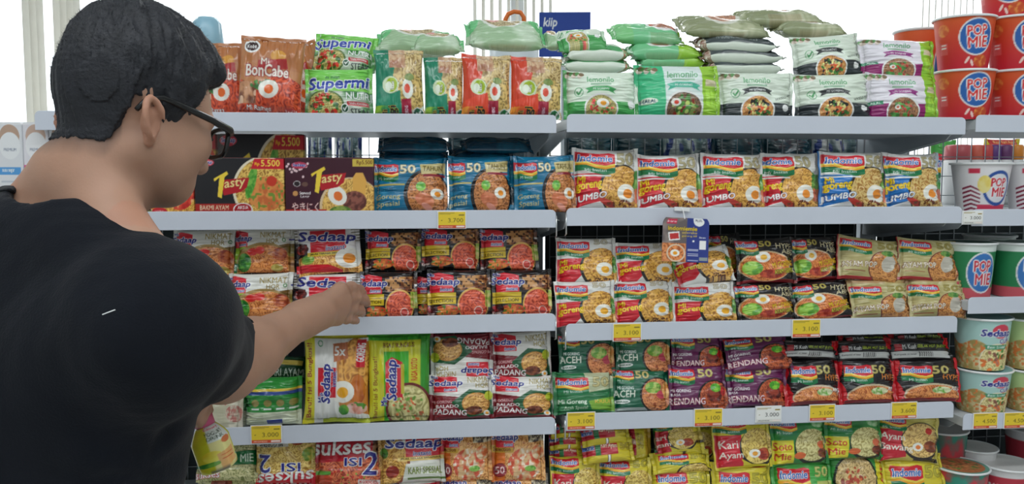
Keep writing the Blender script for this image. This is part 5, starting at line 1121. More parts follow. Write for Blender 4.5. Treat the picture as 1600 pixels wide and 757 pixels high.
# milk cartons on the far left rack
zb = shelf_z('A', 0)
for i, (x0, x1, k, yy) in enumerate(((-48, -8, 'milkpink', .02), (-6, 33, 'milkblue', .02), (35, 74, 'milkpink', .02), (76, 112, 'milkblue', .02), (6, 40, 'milkpink', .13), (44, 78, 'milkblue', .13), (82, 116, 'milkpink', .13))):
    u = 'A'
    a, b, t = P(x0, 190, yy), P(x1, 190, yy), P(x0, 191, yy)
    o = carton('milk_carton', k, b.x - a.x, t.z - zb - .004, .06, 50); o.location = ((a.x + b.x) / 2, yy, zb)
    r = (b.x - a.x) / 2; ob = MB(); H = t.z - zb
    ob.prism([(-r, H - .004), (r, H - .004), (r * .9, H), (-r * .9, H)], .0, .06).build('folded_top', mat('carton_white', (236, 236, 238), rough=.5, vary=.02), o)
    row = 'front row' if yy < .1 else 'back row'
    tag(o, 'white carton with %s band, %s of the far left rack, %s' % ('pink' if k == 'milkpink' else 'blue', row, ['at picture edge', 'leftmost whole one', 'beside the nape', 'behind the neck', 'left', 'middle', 'right'][i]), 'carton', 'cartons on the far left rack')

# price tags: a printed card in a clear holder on the lip
def price(px, py, kind, u, row, lab, w=42):
    zt = UNITS[u]['tops'][row]
    a, b = P(px - w / 2, py, -.006), P(px + w / 2, py, -.006); W = b.x - a.x; H = W / 1.65; c = P(px, py, -.006)
    o = carton('price_tag', kind, W, H, .0009, 60, m='paper'); o.location = ((a.x + b.x) / 2, -.0065, zt - LIPH / 2 - H / 2 + (P(px, py, -.006).z - (zt - LIPH / 2)) * .5)
    h = MB(); h.box(-W / 2 - .002, W / 2 + .002, .0010, .0030, -.0015, H + .0015); h.build('tag_holder', M['white_plastic'], o)
    tag(o, lab, 'price tag', 'shelf price tags')
price(706, 345, 'tag3.700', 'L', 1, 'yellow price tag reading 3.700 under the blue packs')
price(980, 521, 'tag3.100', 'R', 2, 'yellow price tag reading 3.100 under the white-red fried noodle packs')
price(1260, 515, 'tag3.100', 'R', 2, 'yellow price tag reading 3.100 under the black fried noodle packs')
price(908, 656, 'tag3.100', 'R', 3, 'yellow price tag reading 3.100 at the left end, green packs above')
price(1107, 652, 'tag3.100', 'R', 3, 'yellow price tag reading 3.100 under the purple packs')
price(1201, 645, 'tagwhite', 'R', 3, 'white price tag reading 3.000 under the purple packs', 38)
price(1285, 643, 'tag3.100', 'R', 3, 'yellow price tag reading 3.100 right of the white one', 38)
price(1413, 640, 'tag3.600', 'R', 3, 'yellow price tag near the right end under the red-ended black packs', 38)
price(416, 677, 'tag3.000', 'L', 3, 'yellow price tag reading 3.000 under the green multipack', 46)
price(1540, 657, 'tag4.500', 'T', 3, 'yellow price tag under the teal noodle cups', 36)
price(1588, 657, 'tag4.500', 'T', 3, 'yellow price tag at the right picture edge', 36)
price(1520, 340, 'tagwhite', 'T', 1, 'white price tag under the white and maroon cup', 30)
# hanging promotion card
a, b = P(1034, 375, -.035), P(1107, 375, -.035); W = b.x - a.x; zt_, zb_ = P(1070, 341, -.035).z, P(1070, 410, -.035).z; H = zt_ - zb_
A = art('promo'); n = 80; x = np.linspace(-.5, .5, n); z = np.linspace(0, 1, n); gx, gz = np.meshgrid(x, z, indexing='ij')
cut = np.clip((gz - .86) / .14, 0, 1) ** 2 * .12
V = np.stack([gx * W * (1 - cut) + .0 * gz, .004 * np.sin(gz * 2), gz * H], -1).reshape(-1, 3); idx = np.arange(n * n).reshape(n, n)
Q = np.stack([idx[:-1, :-1], idx[1:, :-1], idx[1:, 1:], idx[:-1, 1:]], -1).reshape(-1, 4)
o = npmesh('promotion_card', V, Q, A.sample(gx + .5, 1 - gz).reshape(-1, 3), M['paper']); sd = o.modifiers.new('thick', 'SOLIDIFY'); sd.thickness = .0008; sd.offset = 1
o.location = ((a.x + b.x) / 2, -.035, zb_); o.rotation_euler = (R(-3), R(3), 0)
tag(o, 'blue and brown promotion card hanging in front of the fried noodle packs', 'promotion card')
ct = MB(); ct.tube([(-.004, .002, H * .98), (-.004, .012, H + .012), (-.004, .027, H + .022)], .0012, 6); ct.box(-.02, .012, .022, .0232, H + .014, H + .022); ct.build('clear_clip', M['white_plastic'], o)

# blue sign board and a jug with orange handle on something behind the rack
a, b = P(843, 20, 1.3), P(922, 20, 1.3); z0 = P(880, 88, 1.3).z; z1 = P(880, 19, 1.3).z; W = b.x - a.x
o = carton('sign_board', 'kiip', W, z1 - z0, .012, 90, m='paper'); o.location = ((a.x + b.x) / 2, 1.3, z0); o.rotation_euler.z = R(-8)
MB().box(-.012, .012, .012, .022, -z0 + .02, .15).build('sign_post', M['post'], o); MB().box(-.15, .15, -.1, .16, -z0, -z0 + .02).build('sign_foot', M['post'], o)
tag(o, 'blue sign board reading kiip standing behind the racks', 'sign')
jp = P(803, 30, .9); e = empty('handled_jug', (jp.x, .9, 0)); ztop = P(803, 15, .9).z
V, Q, _ = lathe([(.0005, 0), (.08, 0), (.08, .02), (.075, ztop - .12), (.04, ztop - .06), (.035, ztop - .055)], 32); npmesh('jug_body', V, Q, None, mat('jug_plastic', (225, 235, 240), rough=.3, vary=.03), e)
hd = MB(); hd.tube([(-.028, 0, ztop - .055), (-.026, 0, ztop - .03), (-.018, 0, ztop - .014), (0, 0, ztop - .006), (.02, 0, ztop - .008), (.03, 0, ztop - .022), (.032, 0, ztop - .055)], .007, 10); hd.build('jug_handle', mat('orange_plastic', (236, 120, 40), rough=.35, vary=.04), e, True)
tag(e, 'tall container with orange handle rising behind the pale green packs', 'container')
# pale blue clear-topped object behind the head
hp = P(320, 50, .15); e = empty('lidded_tub', (hp.x, .17, shelf_z('L', 0)))
hh = P(320, 28, .17).z - shelf_z('L', 0)
V, Q, _ = lathe([(.0005, 0), (.028, 0), (.030, hh * .7), (.031, hh * .72)], 36); npmesh('tub_body', V, Q, None, mat('tub_dark', (50, 60, 70), rough=.4, vary=.1), e)
V, Q, _ = lathe([(.032, hh * .72), (.033, hh * .76), (.028, hh * .95), (.02, hh), (.0005, hh)], 36); npmesh('tub_lid', V, Q, None, mat('tub_lid_blue', (150, 195, 215), rough=.25, vary=.05), e)
tag(e, 'dark tub with pale blue lid just behind the man\'s forehead', 'tub')
# ------------------------------------------------------------------ person: smooth-blended volumes turned into continuous meshes
def n3(p, f, seed=0):
    x, y, z = p[..., 0] * f, p[..., 1] * f, p[..., 2] * f
    return (vnoise(x + z * .37, y + z * .73, seed) + vnoise(y + x * .31 + 7, z - x * .59 + 3, seed + 5) + vnoise(z + y * .41 + 1, x - y * .67 + 9, seed + 9)) / 3
class Vol:
    def __init__(s, lo, hi, h):
        s.lo = np.array(lo, float); s.h = h; s.n = np.ceil((np.array(hi) - s.lo) / h).astype(int) + 1
        s.d = np.full(s.n, .2, np.float32)
    def win(s, lo, hi):
        a = np.clip(np.floor((np.array(lo) - s.lo) / s.h).astype(int), 0, s.n - 1); b = np.clip(np.ceil((np.array(hi) - s.lo) / s.h).astype(int) + 1, 1, s.n)
        sl = tuple(slice(i, j) for i, j in zip(a, b))
        g = np.stack(np.meshgrid(*[s.lo[k] + s.h * np.arange(a[k], b[k]) for k in range(3)], indexing='ij'), -1)
        return sl, g
    def union(s, sl, f, k):
        d = s.d[sl]
        if k > 0: h = np.maximum(k - np.abs(d - f), 0) / k; s.d[sl] = np.minimum(d, f) - h * h * k / 4
        else: s.d[sl] = np.minimum(d, f)
    def sub(s, sl, f, k):
        d = s.d[sl]; f = -f
        if k > 0: h = np.maximum(k - np.abs(d - f), 0) / k; s.d[sl] = np.maximum(d, f) + h * h * k / 4
        else: s.d[sl] = np.maximum(d, f)
    def ell(s, c, r, Rm=None, k=.02, op='union', infl=0.0):
        c = np.array(c, float); r = np.array(r, float) + infl; m = r.max() + k + .01
        sl, g = s.win(c - m, c + m)
        if g.size == 0: return s
        q = g - c
        if Rm is not None: q = q @ Rm            # columns of Rm are the local axes
        k0 = np.linalg.norm(q / r, axis=-1); k1 = np.linalg.norm(q / (r * r), axis=-1) + 1e-9
        getattr(s, op)(sl, k0 * (k0 - 1) / k1, k); return s
    def cap(s, a, b, ra, rb, k=.012, op='union', infl=0.0):
        a = np.array(a, float); b = np.array(b, float); ra += infl; rb += infl; m = max(ra, rb) + k + .01
        sl, g = s.win(np.minimum(a, b) - m, np.maximum(a, b) + m)
        if g.size == 0: return s
        ab = b - a; t = np.clip(((g - a) @ ab) / (ab @ ab + 1e-12), 0, 1)
        d = np.linalg.norm(g - a - t[..., None] * ab, axis=-1) - (ra + (rb - ra) * t)
        getattr(s, op)(sl, d, k); return s
    def mesh(s):
        d = s.d; i = d < 0; n = s.n
        c = [i[a:n[0] - 1 + a, b:n[1] - 1 + b, e:n[2] - 1 + e] for a in (0, 1) for b in (0, 1) for e in (0, 1)]
        al = c[0].copy(); an = c[0].copy()
        for q in c[1:]: al &= q; an |= q
        act = an & ~al; I = np.argwhere(act); idx = np.full(act.shape, -1, np.int32); idx[act] = np.arange(len(I))
        pos = np.zeros((len(I), 3)); cnt = np.zeros(len(I)); cs = [(a, b, e) for a in (0, 1) for b in (0, 1) for e in (0, 1)]
        val = {q: d[I[:, 0] + q[0], I[:, 1] + q[1], I[:, 2] + q[2]] for q in cs}
        for u in range(8):
            for v in range(u + 1, 8):
                A, B = cs[u], cs[v]
                if sum(abs(A[t] - B[t]) for t in range(3)) != 1: continue
                m = (val[A] < 0) != (val[B] < 0); t = np.where(m, val[A] / (val[A] - val[B] + 1e-12), 0)
                pos += (np.array(A) + t[:, None] * (np.array(B) - np.array(A))) * m[:, None]; cnt += m
        V = s.lo + s.h * (I + pos / np.maximum(cnt, 1)[:, None]); Q = []
        for ax in range(3):
            b, e = [(1, 2), (2, 0), (0, 1)][ax]
            s0 = [slice(None)] * 3; s1 = [slice(None)] * 3; s0[ax] = slice(0, -1); s1[ax] = slice(1, None)
            x0 = i[tuple(s0)]; x1 = i[tuple(s1)]; E = np.argwhere(x0 != x1)
            E = E[(E[:, b] > 0) & (E[:, e] > 0) & (E[:, b] < n[b] - 1) & (E[:, e] < n[e] - 1)]
            fl = x0[E[:, 0], E[:, 1], E[:, 2]]
            def cell(db, de):
                q = E.copy(); q[:, b] -= db; q[:, e] -= de; return idx[q[:, 0], q[:, 1], q[:, 2]]
            F4 = np.stack([cell(1, 1), cell(0, 1), cell(0, 0), cell(1, 0)], -1)
            F4[~fl] = F4[~fl][:, ::-1]; Q.append(F4)
        Q = np.concatenate(Q); Q = Q[(Q >= 0).all(1)]
        return V, Q
def relax(V, Q, it=2, lam=.5):
    e = np.concatenate([Q[:, [0, 1]], Q[:, [1, 2]], Q[:, [2, 3]], Q[:, [3, 0]]]); e = np.concatenate([e, e[:, ::-1]])
    deg = np.bincount(e[:, 0], minlength=len(V))[:, None]
    for _ in range(it):
        acc = np.stack([np.bincount(e[:, 0], weights=V[e[:, 1], k], minlength=len(V)) for k in range(3)], -1)
        V = V * (1 - lam) + lam * acc / np.maximum(deg, 1)
    return V

def p3(px, py, y): return np.array(P(px, py, y))
ya, hy, hp_ = R(58), R(51), R(12)
fw = np.array([math.cos(ya), math.sin(ya), 0]); rt = np.array([math.sin(ya), -math.cos(ya), 0]); up = np.array([0, 0, 1.0])
BR = np.stack([fw, -rt, up], -1)
C7 = p3(98, 322, -.66)
HC = p3(211, 150, -.62)
hf = np.array([math.cos(hy) * math.cos(hp_), math.sin(hy) * math.cos(hp_), -math.sin(hp_)]); hl = np.array([-math.sin(hy), math.cos(hy), 0]); hu = np.cross(hf, hl)
HR = np.stack([hf, hl, hu], -1)
HS = .94
def h(x, y, z): return HC + HR @ (np.array([x, y, z]) * HS)
RS = p3(246, 500, -.745)
LS = C7 - rt * .175 + fw * .03 - up * .075
RE = p3(348, 572, -.46); RW = p3(474, 499, -.225)
LH = p3(302, 628, -.50)
LE = LS + fw * .05 - up * .27 + rt * .0
PEL = C7 - up * .56 - fw * .06 - rt * .035

def torso(v, g, k=.035):
    v.ell(C7 - up * .21 + fw * .005 - rt * .028, (.106, .155, .205), BR, k, infl=g)
    v.ell(C7 - up * .40 - fw * .015 - rt * .046, (.100, .136, .20), BR, k, infl=g)
    v.ell(PEL, (.118, .165, .15), BR, k, infl=g)
    for s, sh in ((1, RS), (-1, LS)):
        v.cap(C7 - up * .045 + rt * .03 * s, sh + up * .004, .040, .044, k, infl=g)
        v.ell(sh - up * .01, (.049, .049, .052), BR, k, infl=g)
        v.cap(C7 - up * .14 + rt * .09 * s - fw * .02, sh - up * .03, .055, .046, k, infl=g)
body = Vol((-.76, -.98, .92), (0.02, .05, 1.76), .003)
torso(body, 0)
def arm(v, s, e, w):
    v.cap(s, e, .050, .041, .03)
    m = e + (w - e) * .28
    v.ell(e, (.043, .043, .043), None, .03); v.cap(e, m, .043, .044, .03); v.cap(m, w, .043, .027, .03)
arm(body, RS, RE, RW); arm(body, LS, LE, LH - np.array([.045, -.0, -.015]))
TD = body.d.copy()
# neck and trapezius
nb = h(-.022, 0, -.075)
body.cap(C7 - up * .03 + fw * .035, nb, .049, .047, .02); body.cap(C7 + fw * .05 - up * .02, h(-.012, 0, -.085), .043, .039, .015)
for s in (1, -1): body.cap(C7 + up * .035 + fw * .015 + rt * .02 * s, C7 + rt * .12 * s - up * .055, .034, .032, .035)
# skull and face
def e(c, r, Rm, k, op='union'): body.ell(c, np.array(r) * HS, Rm, k, op)
e(h(-.002, 0, .010), (.087, .073, .087), HR, .02)
e(h(.042, 0, -.018), (.056, .062, .068), HR, .02)
for s in (1, -1):
    e(h(.034, s * .034, -.058), (.050, .032, .042), HR, .02); body.cap(h(-.012, s * .053, -.072), h(.050, s * .022, -.106), .016, .016, .03)
    e(h(.06, s * .042, -.048), (.02, .018, .015), HR, .02)
e(h(.030, 0, -.084), (.050, .044, .030), HR, .02)
e(h(.066, 0, -.110), (.018, .022, .016), HR, .02); e(h(.070, 0, -.094), (.022, .028, .022), HR, .02)
body.cap(h(.090, 0, -.028), h(.108, 0, -.066), .007, .011, .014)
for s in (1, -1):
    e(h(.099, s * .011, -.069), (.009, .008, .008), HR, .008); e(h(.096, s * .034, -.034), (.017, .018, .012), HR, .012, 'sub')
    e(h(.078, s * .033, -.036), (.0125, .0125, .0115), HR, .003); body.cap(h(.092, s * .012, -.014), h(.076, s * .052, -.014), .006, .005, .012)
for s in (1, -1): body.cap(h(.091, 0, -.0895), h(.079, s * .023, -.091), .0045, .003, .004); body.cap(h(.089, 0, -.098), h(.079, s * .020, -.0965), .0055, .003, .004)
# ears: curled rim, lobe and hollow
for s in (1, -1):
    ax = lambda a, r1, r2, out: h(-.026 - .010 * math.sin(a) * 0 + r1 * math.cos(a) - .006 * math.sin(a), s * (.074 + out), -.040 + r2 * math.sin(a))
    e(h(-.022, s * .076, -.042), (.013, .007, .021), HR, .006)
    pts = [ax(a, .0150, .0235, .010 + .008 * max(0, -math.cos(a))) for a in np.linspace(R(10), R(250), 12)]
    for q in range(11): body.cap(pts[q], pts[q + 1], .0036, .0036, .003)
    e(h(-.022, s * .078, -.064), (.0075, .005, .009), HR, .006)
    e(h(-.035, s * .082, -.040), (.006, .004, .018), HR, .005)
    e(h(-.018, s * .086, -.044), (.0075, .007, .011), HR, .004, 'sub')
# right hand: palm rays then five separate fingers, gripping the pack's edge
def hand(v, W_, kn, fingers, rad, thumb):
    for kk, r_ in zip(kn, (.0135, .014, .0135, .012)): v.cap(W_, kk, .019, r_, .016)
    for k_, f_, r_ in zip(kn, fingers, rad):
        pts = [k_] + f_; rr = [r_ * 1.08, r_, r_ * .93, r_ * .82]
        for q in range(len(pts) - 1): v.cap(pts[q], pts[q + 1], rr[q], rr[q + 1], .005 if q else .009)
        for q in (0, 1): v.ell(pts[q], (rr[q] * 1.06,) * 3, None, .004)
    rr = [.017, .0135, .0105, .009]
    for q in range(len(thumb) - 1): v.cap(thumb[q], thumb[q + 1], rr[q], rr[q + 1], .010 if q == 0 else .005)
K4 = [p3(531, 453, -.128), p3(537, 469, -.122), p3(534, 485, -.126), p3(526, 499, -.136)]
FG = [[p3(549, 449, -.082), p3(562, 453, -.045), p3(567, 459, -.016)], [p3(556, 466, -.072), p3(569, 469, -.034), p3(573, 474, -.006)],
      [p3(551, 483, -.080), p3(563, 486, -.046), p3(566, 490, -.020)], [p3(541, 499, -.098), p3(552, 500, -.066), p3(557, 502, -.044)]]
hand(body, RW, K4, FG, (.0100, .0104, .0098, .0086), [RW + (K4[0] - RW) * .25, p3(514, 468, -.13), p3(530, 474, -.085), p3(547, 482, -.045)])
body.cap(RW + (K4[1] - RW) * -.1, RW + (K4[1] - RW) * .35, .029, .026, .02)
# left hand: pinching the yogurt bottle's neck
LW = LH - np.array([.045, 0, -.015])
LK = [p3(303, 607, -.475), p3(304, 619, -.488), p3(302, 631, -.496), p3(299, 641, -.50)]
LF = [[p3(313, 617, -.455), p3(318, 630, -.452), p3(319, 641, -.455)], [p3(314, 627, -.47), p3(320, 639, -.467), p3(321, 649, -.464)],
      [p3(311, 638, -.482), p3(316, 649, -.480), p3(316, 658, -.474)], [p3(307, 647, -.49), p3(311, 657, -.489), p3(311, 664, -.483)]]
hand(body, LW, LK, LF, (.0085, .009, .0085, .0075), [LW + (LK[0] - LW) * .3, p3(306, 612, -.44), p3(317, 628, -.425), p3(324, 642, -.430)])

V, Q = body.mesh(); V = relax(V, Q, 2, .45)
hlq = (V - HC) @ HR / HS
col = np.tile(lin((178, 138, 116)), (len(V), 1)); nz = n3(V, 60, 3)[:, None]; col = col * (.92 + .16 * nz)
near = np.linalg.norm(hlq, axis=1) < .2
lips = near & (hlq[:, 0] > .078) & (np.abs(hlq[:, 2] + .094) < .009) & (np.abs(hlq[:, 1]) < .024); col[lips] = lin((150, 92, 84))
brow = near & (hlq[:, 0] > .068) & (np.abs(hlq[:, 2] + .014) < .0045) & (np.abs(np.abs(hlq[:, 1]) - .034) < .02); col[brow] = lin((44, 38, 36))
eye = near & (hlq[:, 0] > .083) & (np.abs(hlq[:, 2] + .036) < .005) & (np.abs(np.abs(hlq[:, 1]) - .033) < .006); col[eye] = lin((60, 46, 40))
earm = near & (np.abs(hlq[:, 1]) > .074) & (hlq[:, 0] < .01) & (hlq[:, 2] < 0); col[earm] = col[earm] * np.array([1.04, .93, .9])
# cropped hair shading into the skin at nape and temples
def hairline(q):
    """> 0 where hair grows, in head coordinates"""
    x, y, z = q[..., 0], q[..., 1], q[..., 2]; ay = np.abs(y)
    front = .052 - .25 * ay * 0 - np.maximum(0, x - .02) * 1.0           # minimal z of the hair in front of the ears
    zmin = np.where(x > .012, np.minimum(-.060 + (x - .012) * 1.9, .024 + (x - .05) * .3), 0)
    zmin = np.where((x <= .012) & (x > -.006), -.058 + 0 * x, zmin)
    zmin = np.where((x <= -.006) & (x > -.042), -.016 - .10 * (x + .02), zmin)
    zmin = np.where(x <= -.042, -.050 + (x + .042) * 2.2, zmin); zmin = np.maximum(zmin, -.072)
    return z - zmin
hl_ = hairline(hlq) + .006 * (n3(hlq, 120, 5) - .5)
fade = near & (hl_ > -.022) & (hl_ < .06) & (hlq[:, 0] < -.03) & (np.abs(hlq[:, 1]) < .066)
t = np.clip((hl_ + .022) / .03, 0, 1)[:, None] * .85; hc = lin((38, 36, 38)); col = np.where(fade[:, None], col * (1 - t) + hc * t, col)
mole = p3(187, 275, -.70)
M['skin'] = mat('skin', rough=.5, spec=.4, attr='art', bump=.08, bscale=300); sb = M['skin'].node_tree.nodes['Principled BSDF']; sb.inputs['Subsurface Weight'].default_value = .12; sb.inputs['Subsurface Radius'].default_value = (.01, .004, .002)
person = empty('person', (PEL[0], PEL[1], 0))
tag(person, 'man in black t-shirt and glasses reaching for a black noodle pack', 'person')
def under(o, par=person): o.parent = par; o.location = Vector(o.location) - par.matrix_basis.translation if o.location.length > 0 else -par.matrix_basis.translation; return o
ob = under(npmesh('body', V, Q, col, M['skin']))
# ---- hair
hv = Vol(HC - .17, HC + .17, .0021)
sl, g = hv.win(HC - .17, HC + .17); q = (g - HC) @ HR / HS
def els(c, r): 
    k = (q - np.array(c)) / np.array(r); k0 = np.linalg.norm(k, axis=-1); k1 = np.linalg.norm((q - np.array(c)) / np.array(r) ** 2, axis=-1) + 1e-9; return k0 * (k0 - 1) / k1 * HS
d = els((.004, 0, .016), (.090, .081, .095))
def sm(a, b, k): hh = np.maximum(k - np.abs(a - b), 0) / k; return np.minimum(a, b) - hh * hh * k / 4
d = sm(d, els((.046, 0, .060), (.054, .060, .042)), .02); d = sm(d, els((.080, -.005, .052), (.024, .050, .026)), .015)
d = sm(d, els((-.008, 0, .038), (.077, .075, .080)), .02)
# tufts: fine streaks running down the head
ang = np.arctan2(q[..., 1], q[..., 0] + .02); el = np.arctan2(q[..., 2], np.hypot(q[..., 0], q[..., 1]))
st = vnoise(ang * 22 + el * 4, el * 5, 4) * .5 + vnoise(ang * 48 + el * 7, el * 9, 8) * .5
d = d + (st - .5) * .0065 - (vnoise(ang * 5, el * 4, 12) - .5) * .006
hlz = hairline(q) + .008 * (st - .5)
taper = np.clip(hlz / .05, 0, 1); d = d + (1 - taper) * .0045 * (q[..., 0] < .03) + (1 - taper) * .002
hb = body.d[np.ix_(*[np.clip(np.round((hv.lo[k] + hv.h * np.arange(hv.n[k]) - body.lo[k]) / body.h).astype(int), 0, body.n[k] - 1) for k in range(3)])][sl]
d = sm(d, np.where((q[..., 0] < -.02) & (np.abs(q[..., 1]) < .066), hb - .0012 - .006 * np.clip(hlz / .03, 0, 1), .2), .006)
d = np.maximum(d, -hlz * .8)
skull = els((-.002, 0, .010), (.087, .073, .087)); d = np.maximum(d, -(np.minimum(skull, hb) + .006))
hv.d[sl] = d; HVt, HQ = hv.mesh(); HVt = relax(HVt, HQ, 1, .4)
M['hair'] = mat('hair_black', (36, 38, 44), rough=.55, spec=.35, bump=.6, bscale=260, vary=.2, vscale=60)
hair = under(npmesh('hair', HVt, HQ, None, M['hair']))
# loose short strands breaking the outline
r = np.random.default_rng(3); hq = (HVt - HC) @ HR / HS; nrm = hq / np.linalg.norm(hq, axis=1)[:, None]
pick = r.choice(np.where((hq[:, 2] > -.05) & (np.linalg.norm(hq / np.array([.109, .086, .1]), axis=1) > .9))[0], 9000); SV = []; SQ = []
base = hq[pick]; nd = nrm[pick]; fl = np.stack([np.full(9000, .55), r.normal(0, .5, 9000), np.full(9000, -.15)], -1) + r.normal(0, .35, (9000, 3))
dirn = nd * .75 + fl * .55; dirn /= np.linalg.norm(dirn, axis=1)[:, None]; ln_ = (.003 + .004 * r.random(9000))[:, None]; sd_ = np.cross(dirn, nd); sd_ /= np.linalg.norm(sd_, axis=1)[:, None] + 1e-9
w_ = .00028; root_ = base - nd * .002
a1 = root_ - sd_ * w_; a2 = root_ + sd_ * w_; tp = root_ + dirn * ln_; a3 = tp + sd_ * w_ * .3; a4 = tp - sd_ * w_ * .3
SV = HC + (np.stack([a1, a2, a3, a4], 1).reshape(-1, 3) * HS @ HR.T); SQ = np.arange(36000).reshape(-1, 4)
so = npmesh('loose_strands', SV, SQ, None, M['hair'], hair); so['kind'] = 'stuff'
# ---- t-shirt
sh = Vol((-.78, -1.02, .90), (-.06, -.25, 1.56), .004)
bi = [np.clip(np.round((sh.lo[k] + sh.h * np.arange(sh.n[k]) - body.lo[k]) / body.h).astype(int), 0, body.n[k] - 1) for k in range(3)]
bd = TD[np.ix_(*bi)]
gz = np.stack(np.meshgrid(*[sh.lo[k] + sh.h * np.arange(sh.n[k]) for k in range(3)], indexing='ij'), -1)
low = gz[..., 2] < C7[2] + .05
sh.d = np.where(low, bd - .009, .2).astype(np.float32); del gz
torso(sh, .012, .05)
SE = RS + (RE - RS) * .88; LSE = LS + (LE - LS) * .75
sh.cap(RS, SE, .050, .058, .03); sh.cap(RS + (RE - RS) * .5 - up * .006, SE - up * .002, .060, .060, .03); sh.cap(LS, LSE, .064, .058, .06); sh.cap(C7 - up * .17 + rt * .06 - fw * .015, RS + (RE - RS) * .20 - up * .004, .056, .046, .06)
sh.cap(RS - fw * .02 - rt * .05 - up * .08, PEL + rt * .01, .035, .06, .04)
sl, g = sh.win((-9, -9, -9), (9, 9, 9))
fold = (n3(g * np.array([1, 1, .45]), 13, 31) - .5) * .020 + (n3(g * np.array([1, 1, .6]), 34, 41) - .5) * .006
tdir = RS - up * .16 - fw * .02; dd = np.linalg.norm(g - tdir, axis=-1)        # creases fanning from the armpit
rel = g - tdir; an_ = np.arctan2(rel @ up, rel @ fw); fold += .0028 * np.sin(an_ * 6 + 5 * n3(g, 5, 3)) * np.exp(-(dd / .13) ** 2) * np.clip(dd / .05, 0, 1)
sh.d = (sh.d + fold).astype(np.float32)
del fold, dd, rel, an_
ud = (RE - RS) / np.linalg.norm(RE - RS); m_ = np.maximum(.095, 0)
def halfcut(c, dr, rad):
    global sh
    s_, g_ = sh.win(c - .16, c + .16); q_ = (g_ - c) @ dr; rr_ = np.linalg.norm(g_ - c - q_[..., None] * dr, axis=-1)
    sh.d[s_] = np.maximum(sh.d[s_], np.where(rr_ < rad, q_, -1).astype(np.float32))
halfcut(SE + ud * .018, ud, .13); ul = (LE - LS) / np.linalg.norm(LE - LS); halfcut(LSE + ul * .02, ul, .09)
# nothing of the cloth on the forearms
for w0, w1 in ((RE + (RW - RE) * .12, RW + (RW - RE) * .8), (LE + (LH - LE) * .12, LH + (LH - LE) * .5)): sh.cap(w0, w1, .075, .075, 0, 'sub')
# neckline: cut with a tilted plane around the neck
nd_ = up * .93 + fw * .36; nd_ = nd_ / np.linalg.norm(nd_); nc = C7 + up * .010 + fw * .02
s_, g_ = sh.win(C7 - .2, C7 + .2); q_ = (g_ - nc) @ nd_; rr_ = np.linalg.norm(g_ - nc - q_[..., None] * nd_, axis=-1)
sh.d[s_] = np.maximum(sh.d[s_], np.where(rr_ < .095, q_, -1).astype(np.float32))
sh.cap(nc - nd_ * .01, nc + nd_ * .1, .062, .075, .012, 'sub')
o0 = np.round((sh.lo - body.lo) / body.h).astype(int)
# hollow it with the body itself so cuffs and collar are open
sh.d = np.maximum(sh.d, -(bd - .001)); sl, g = sh.win((-9, -9, -9), (9, 9, 9)); sh.d = np.maximum(sh.d, (.93 - g[..., 2]).astype(np.float32))
SVv, SQq = sh.mesh(); SVv = relax(SVv, SQq, 3, .5)
M['shirt'] = mat('black_cotton', (17, 21, 29), rough=.9, spec=.18, bump=.35, bscale=420, vary=.10, vscale=14, sheen=.06)
shirt = under(npmesh('t_shirt', SVv, SQq, None, M['shirt']))
from mathutils.bvhtree import BVHTree
bv = BVHTree.FromPolygons([tuple(v) for v in SVv], [tuple(int(i) for i in q) for q in SQq]); tp_ = []
for k in range(6):
    t_ = P(160 + 4 * k, 492 - 1.5 * k, 0) - CAM; hit = bv.ray_cast(CAM, t_.normalized()); tp_.append(hit[0] - t_.normalized() * .0006)
th_ = MB().tube(tp_, .0006, 6).build('loose_thread', M['white_plastic'], shirt)
# collar band
cl = Vol(C7 - .13, C7 + .13, .0025); ci = [np.clip((cl.lo[k] + cl.h * np.arange(cl.n[k]) - sh.lo[k]) / sh.h, 0, sh.n[k] - 1.001) for k in range(3)]
def trilin(A, ix):
    i0 = [a.astype(int) for a in ix]; f = [(a - b).astype(np.float32) for a, b in zip(ix, i0)]; out = 0
    for a in (0, 1):
        for b in (0, 1):
            for c in (0, 1):
                wt = (f[0] if a else 1 - f[0])[:, None, None] * (f[1] if b else 1 - f[1])[None, :, None] * (f[2] if c else 1 - f[2])[None, None, :]
                out = out + A[np.ix_(i0[0] + a, i0[1] + b, i0[2] + c)] * wt
    return out
base_ = trilin(sh.d, ci); s_, g_ = cl.win(C7 - 1, C7 + 1); q_ = (g_ - nc) @ nd_; rr_ = np.linalg.norm(g_ - nc - q_[..., None] * nd_, axis=-1)
cl.d[s_] = np.maximum(np.maximum(base_ - .0022, -(q_ + .013)), rr_ - .105).astype(np.float32)
cv, cq = cl.mesh(); cv = relax(cv, cq, 3); co = npmesh('collar', cv, cq, None, M['shirt']); co.parent = shirt; co.location = (0, 0, 0)
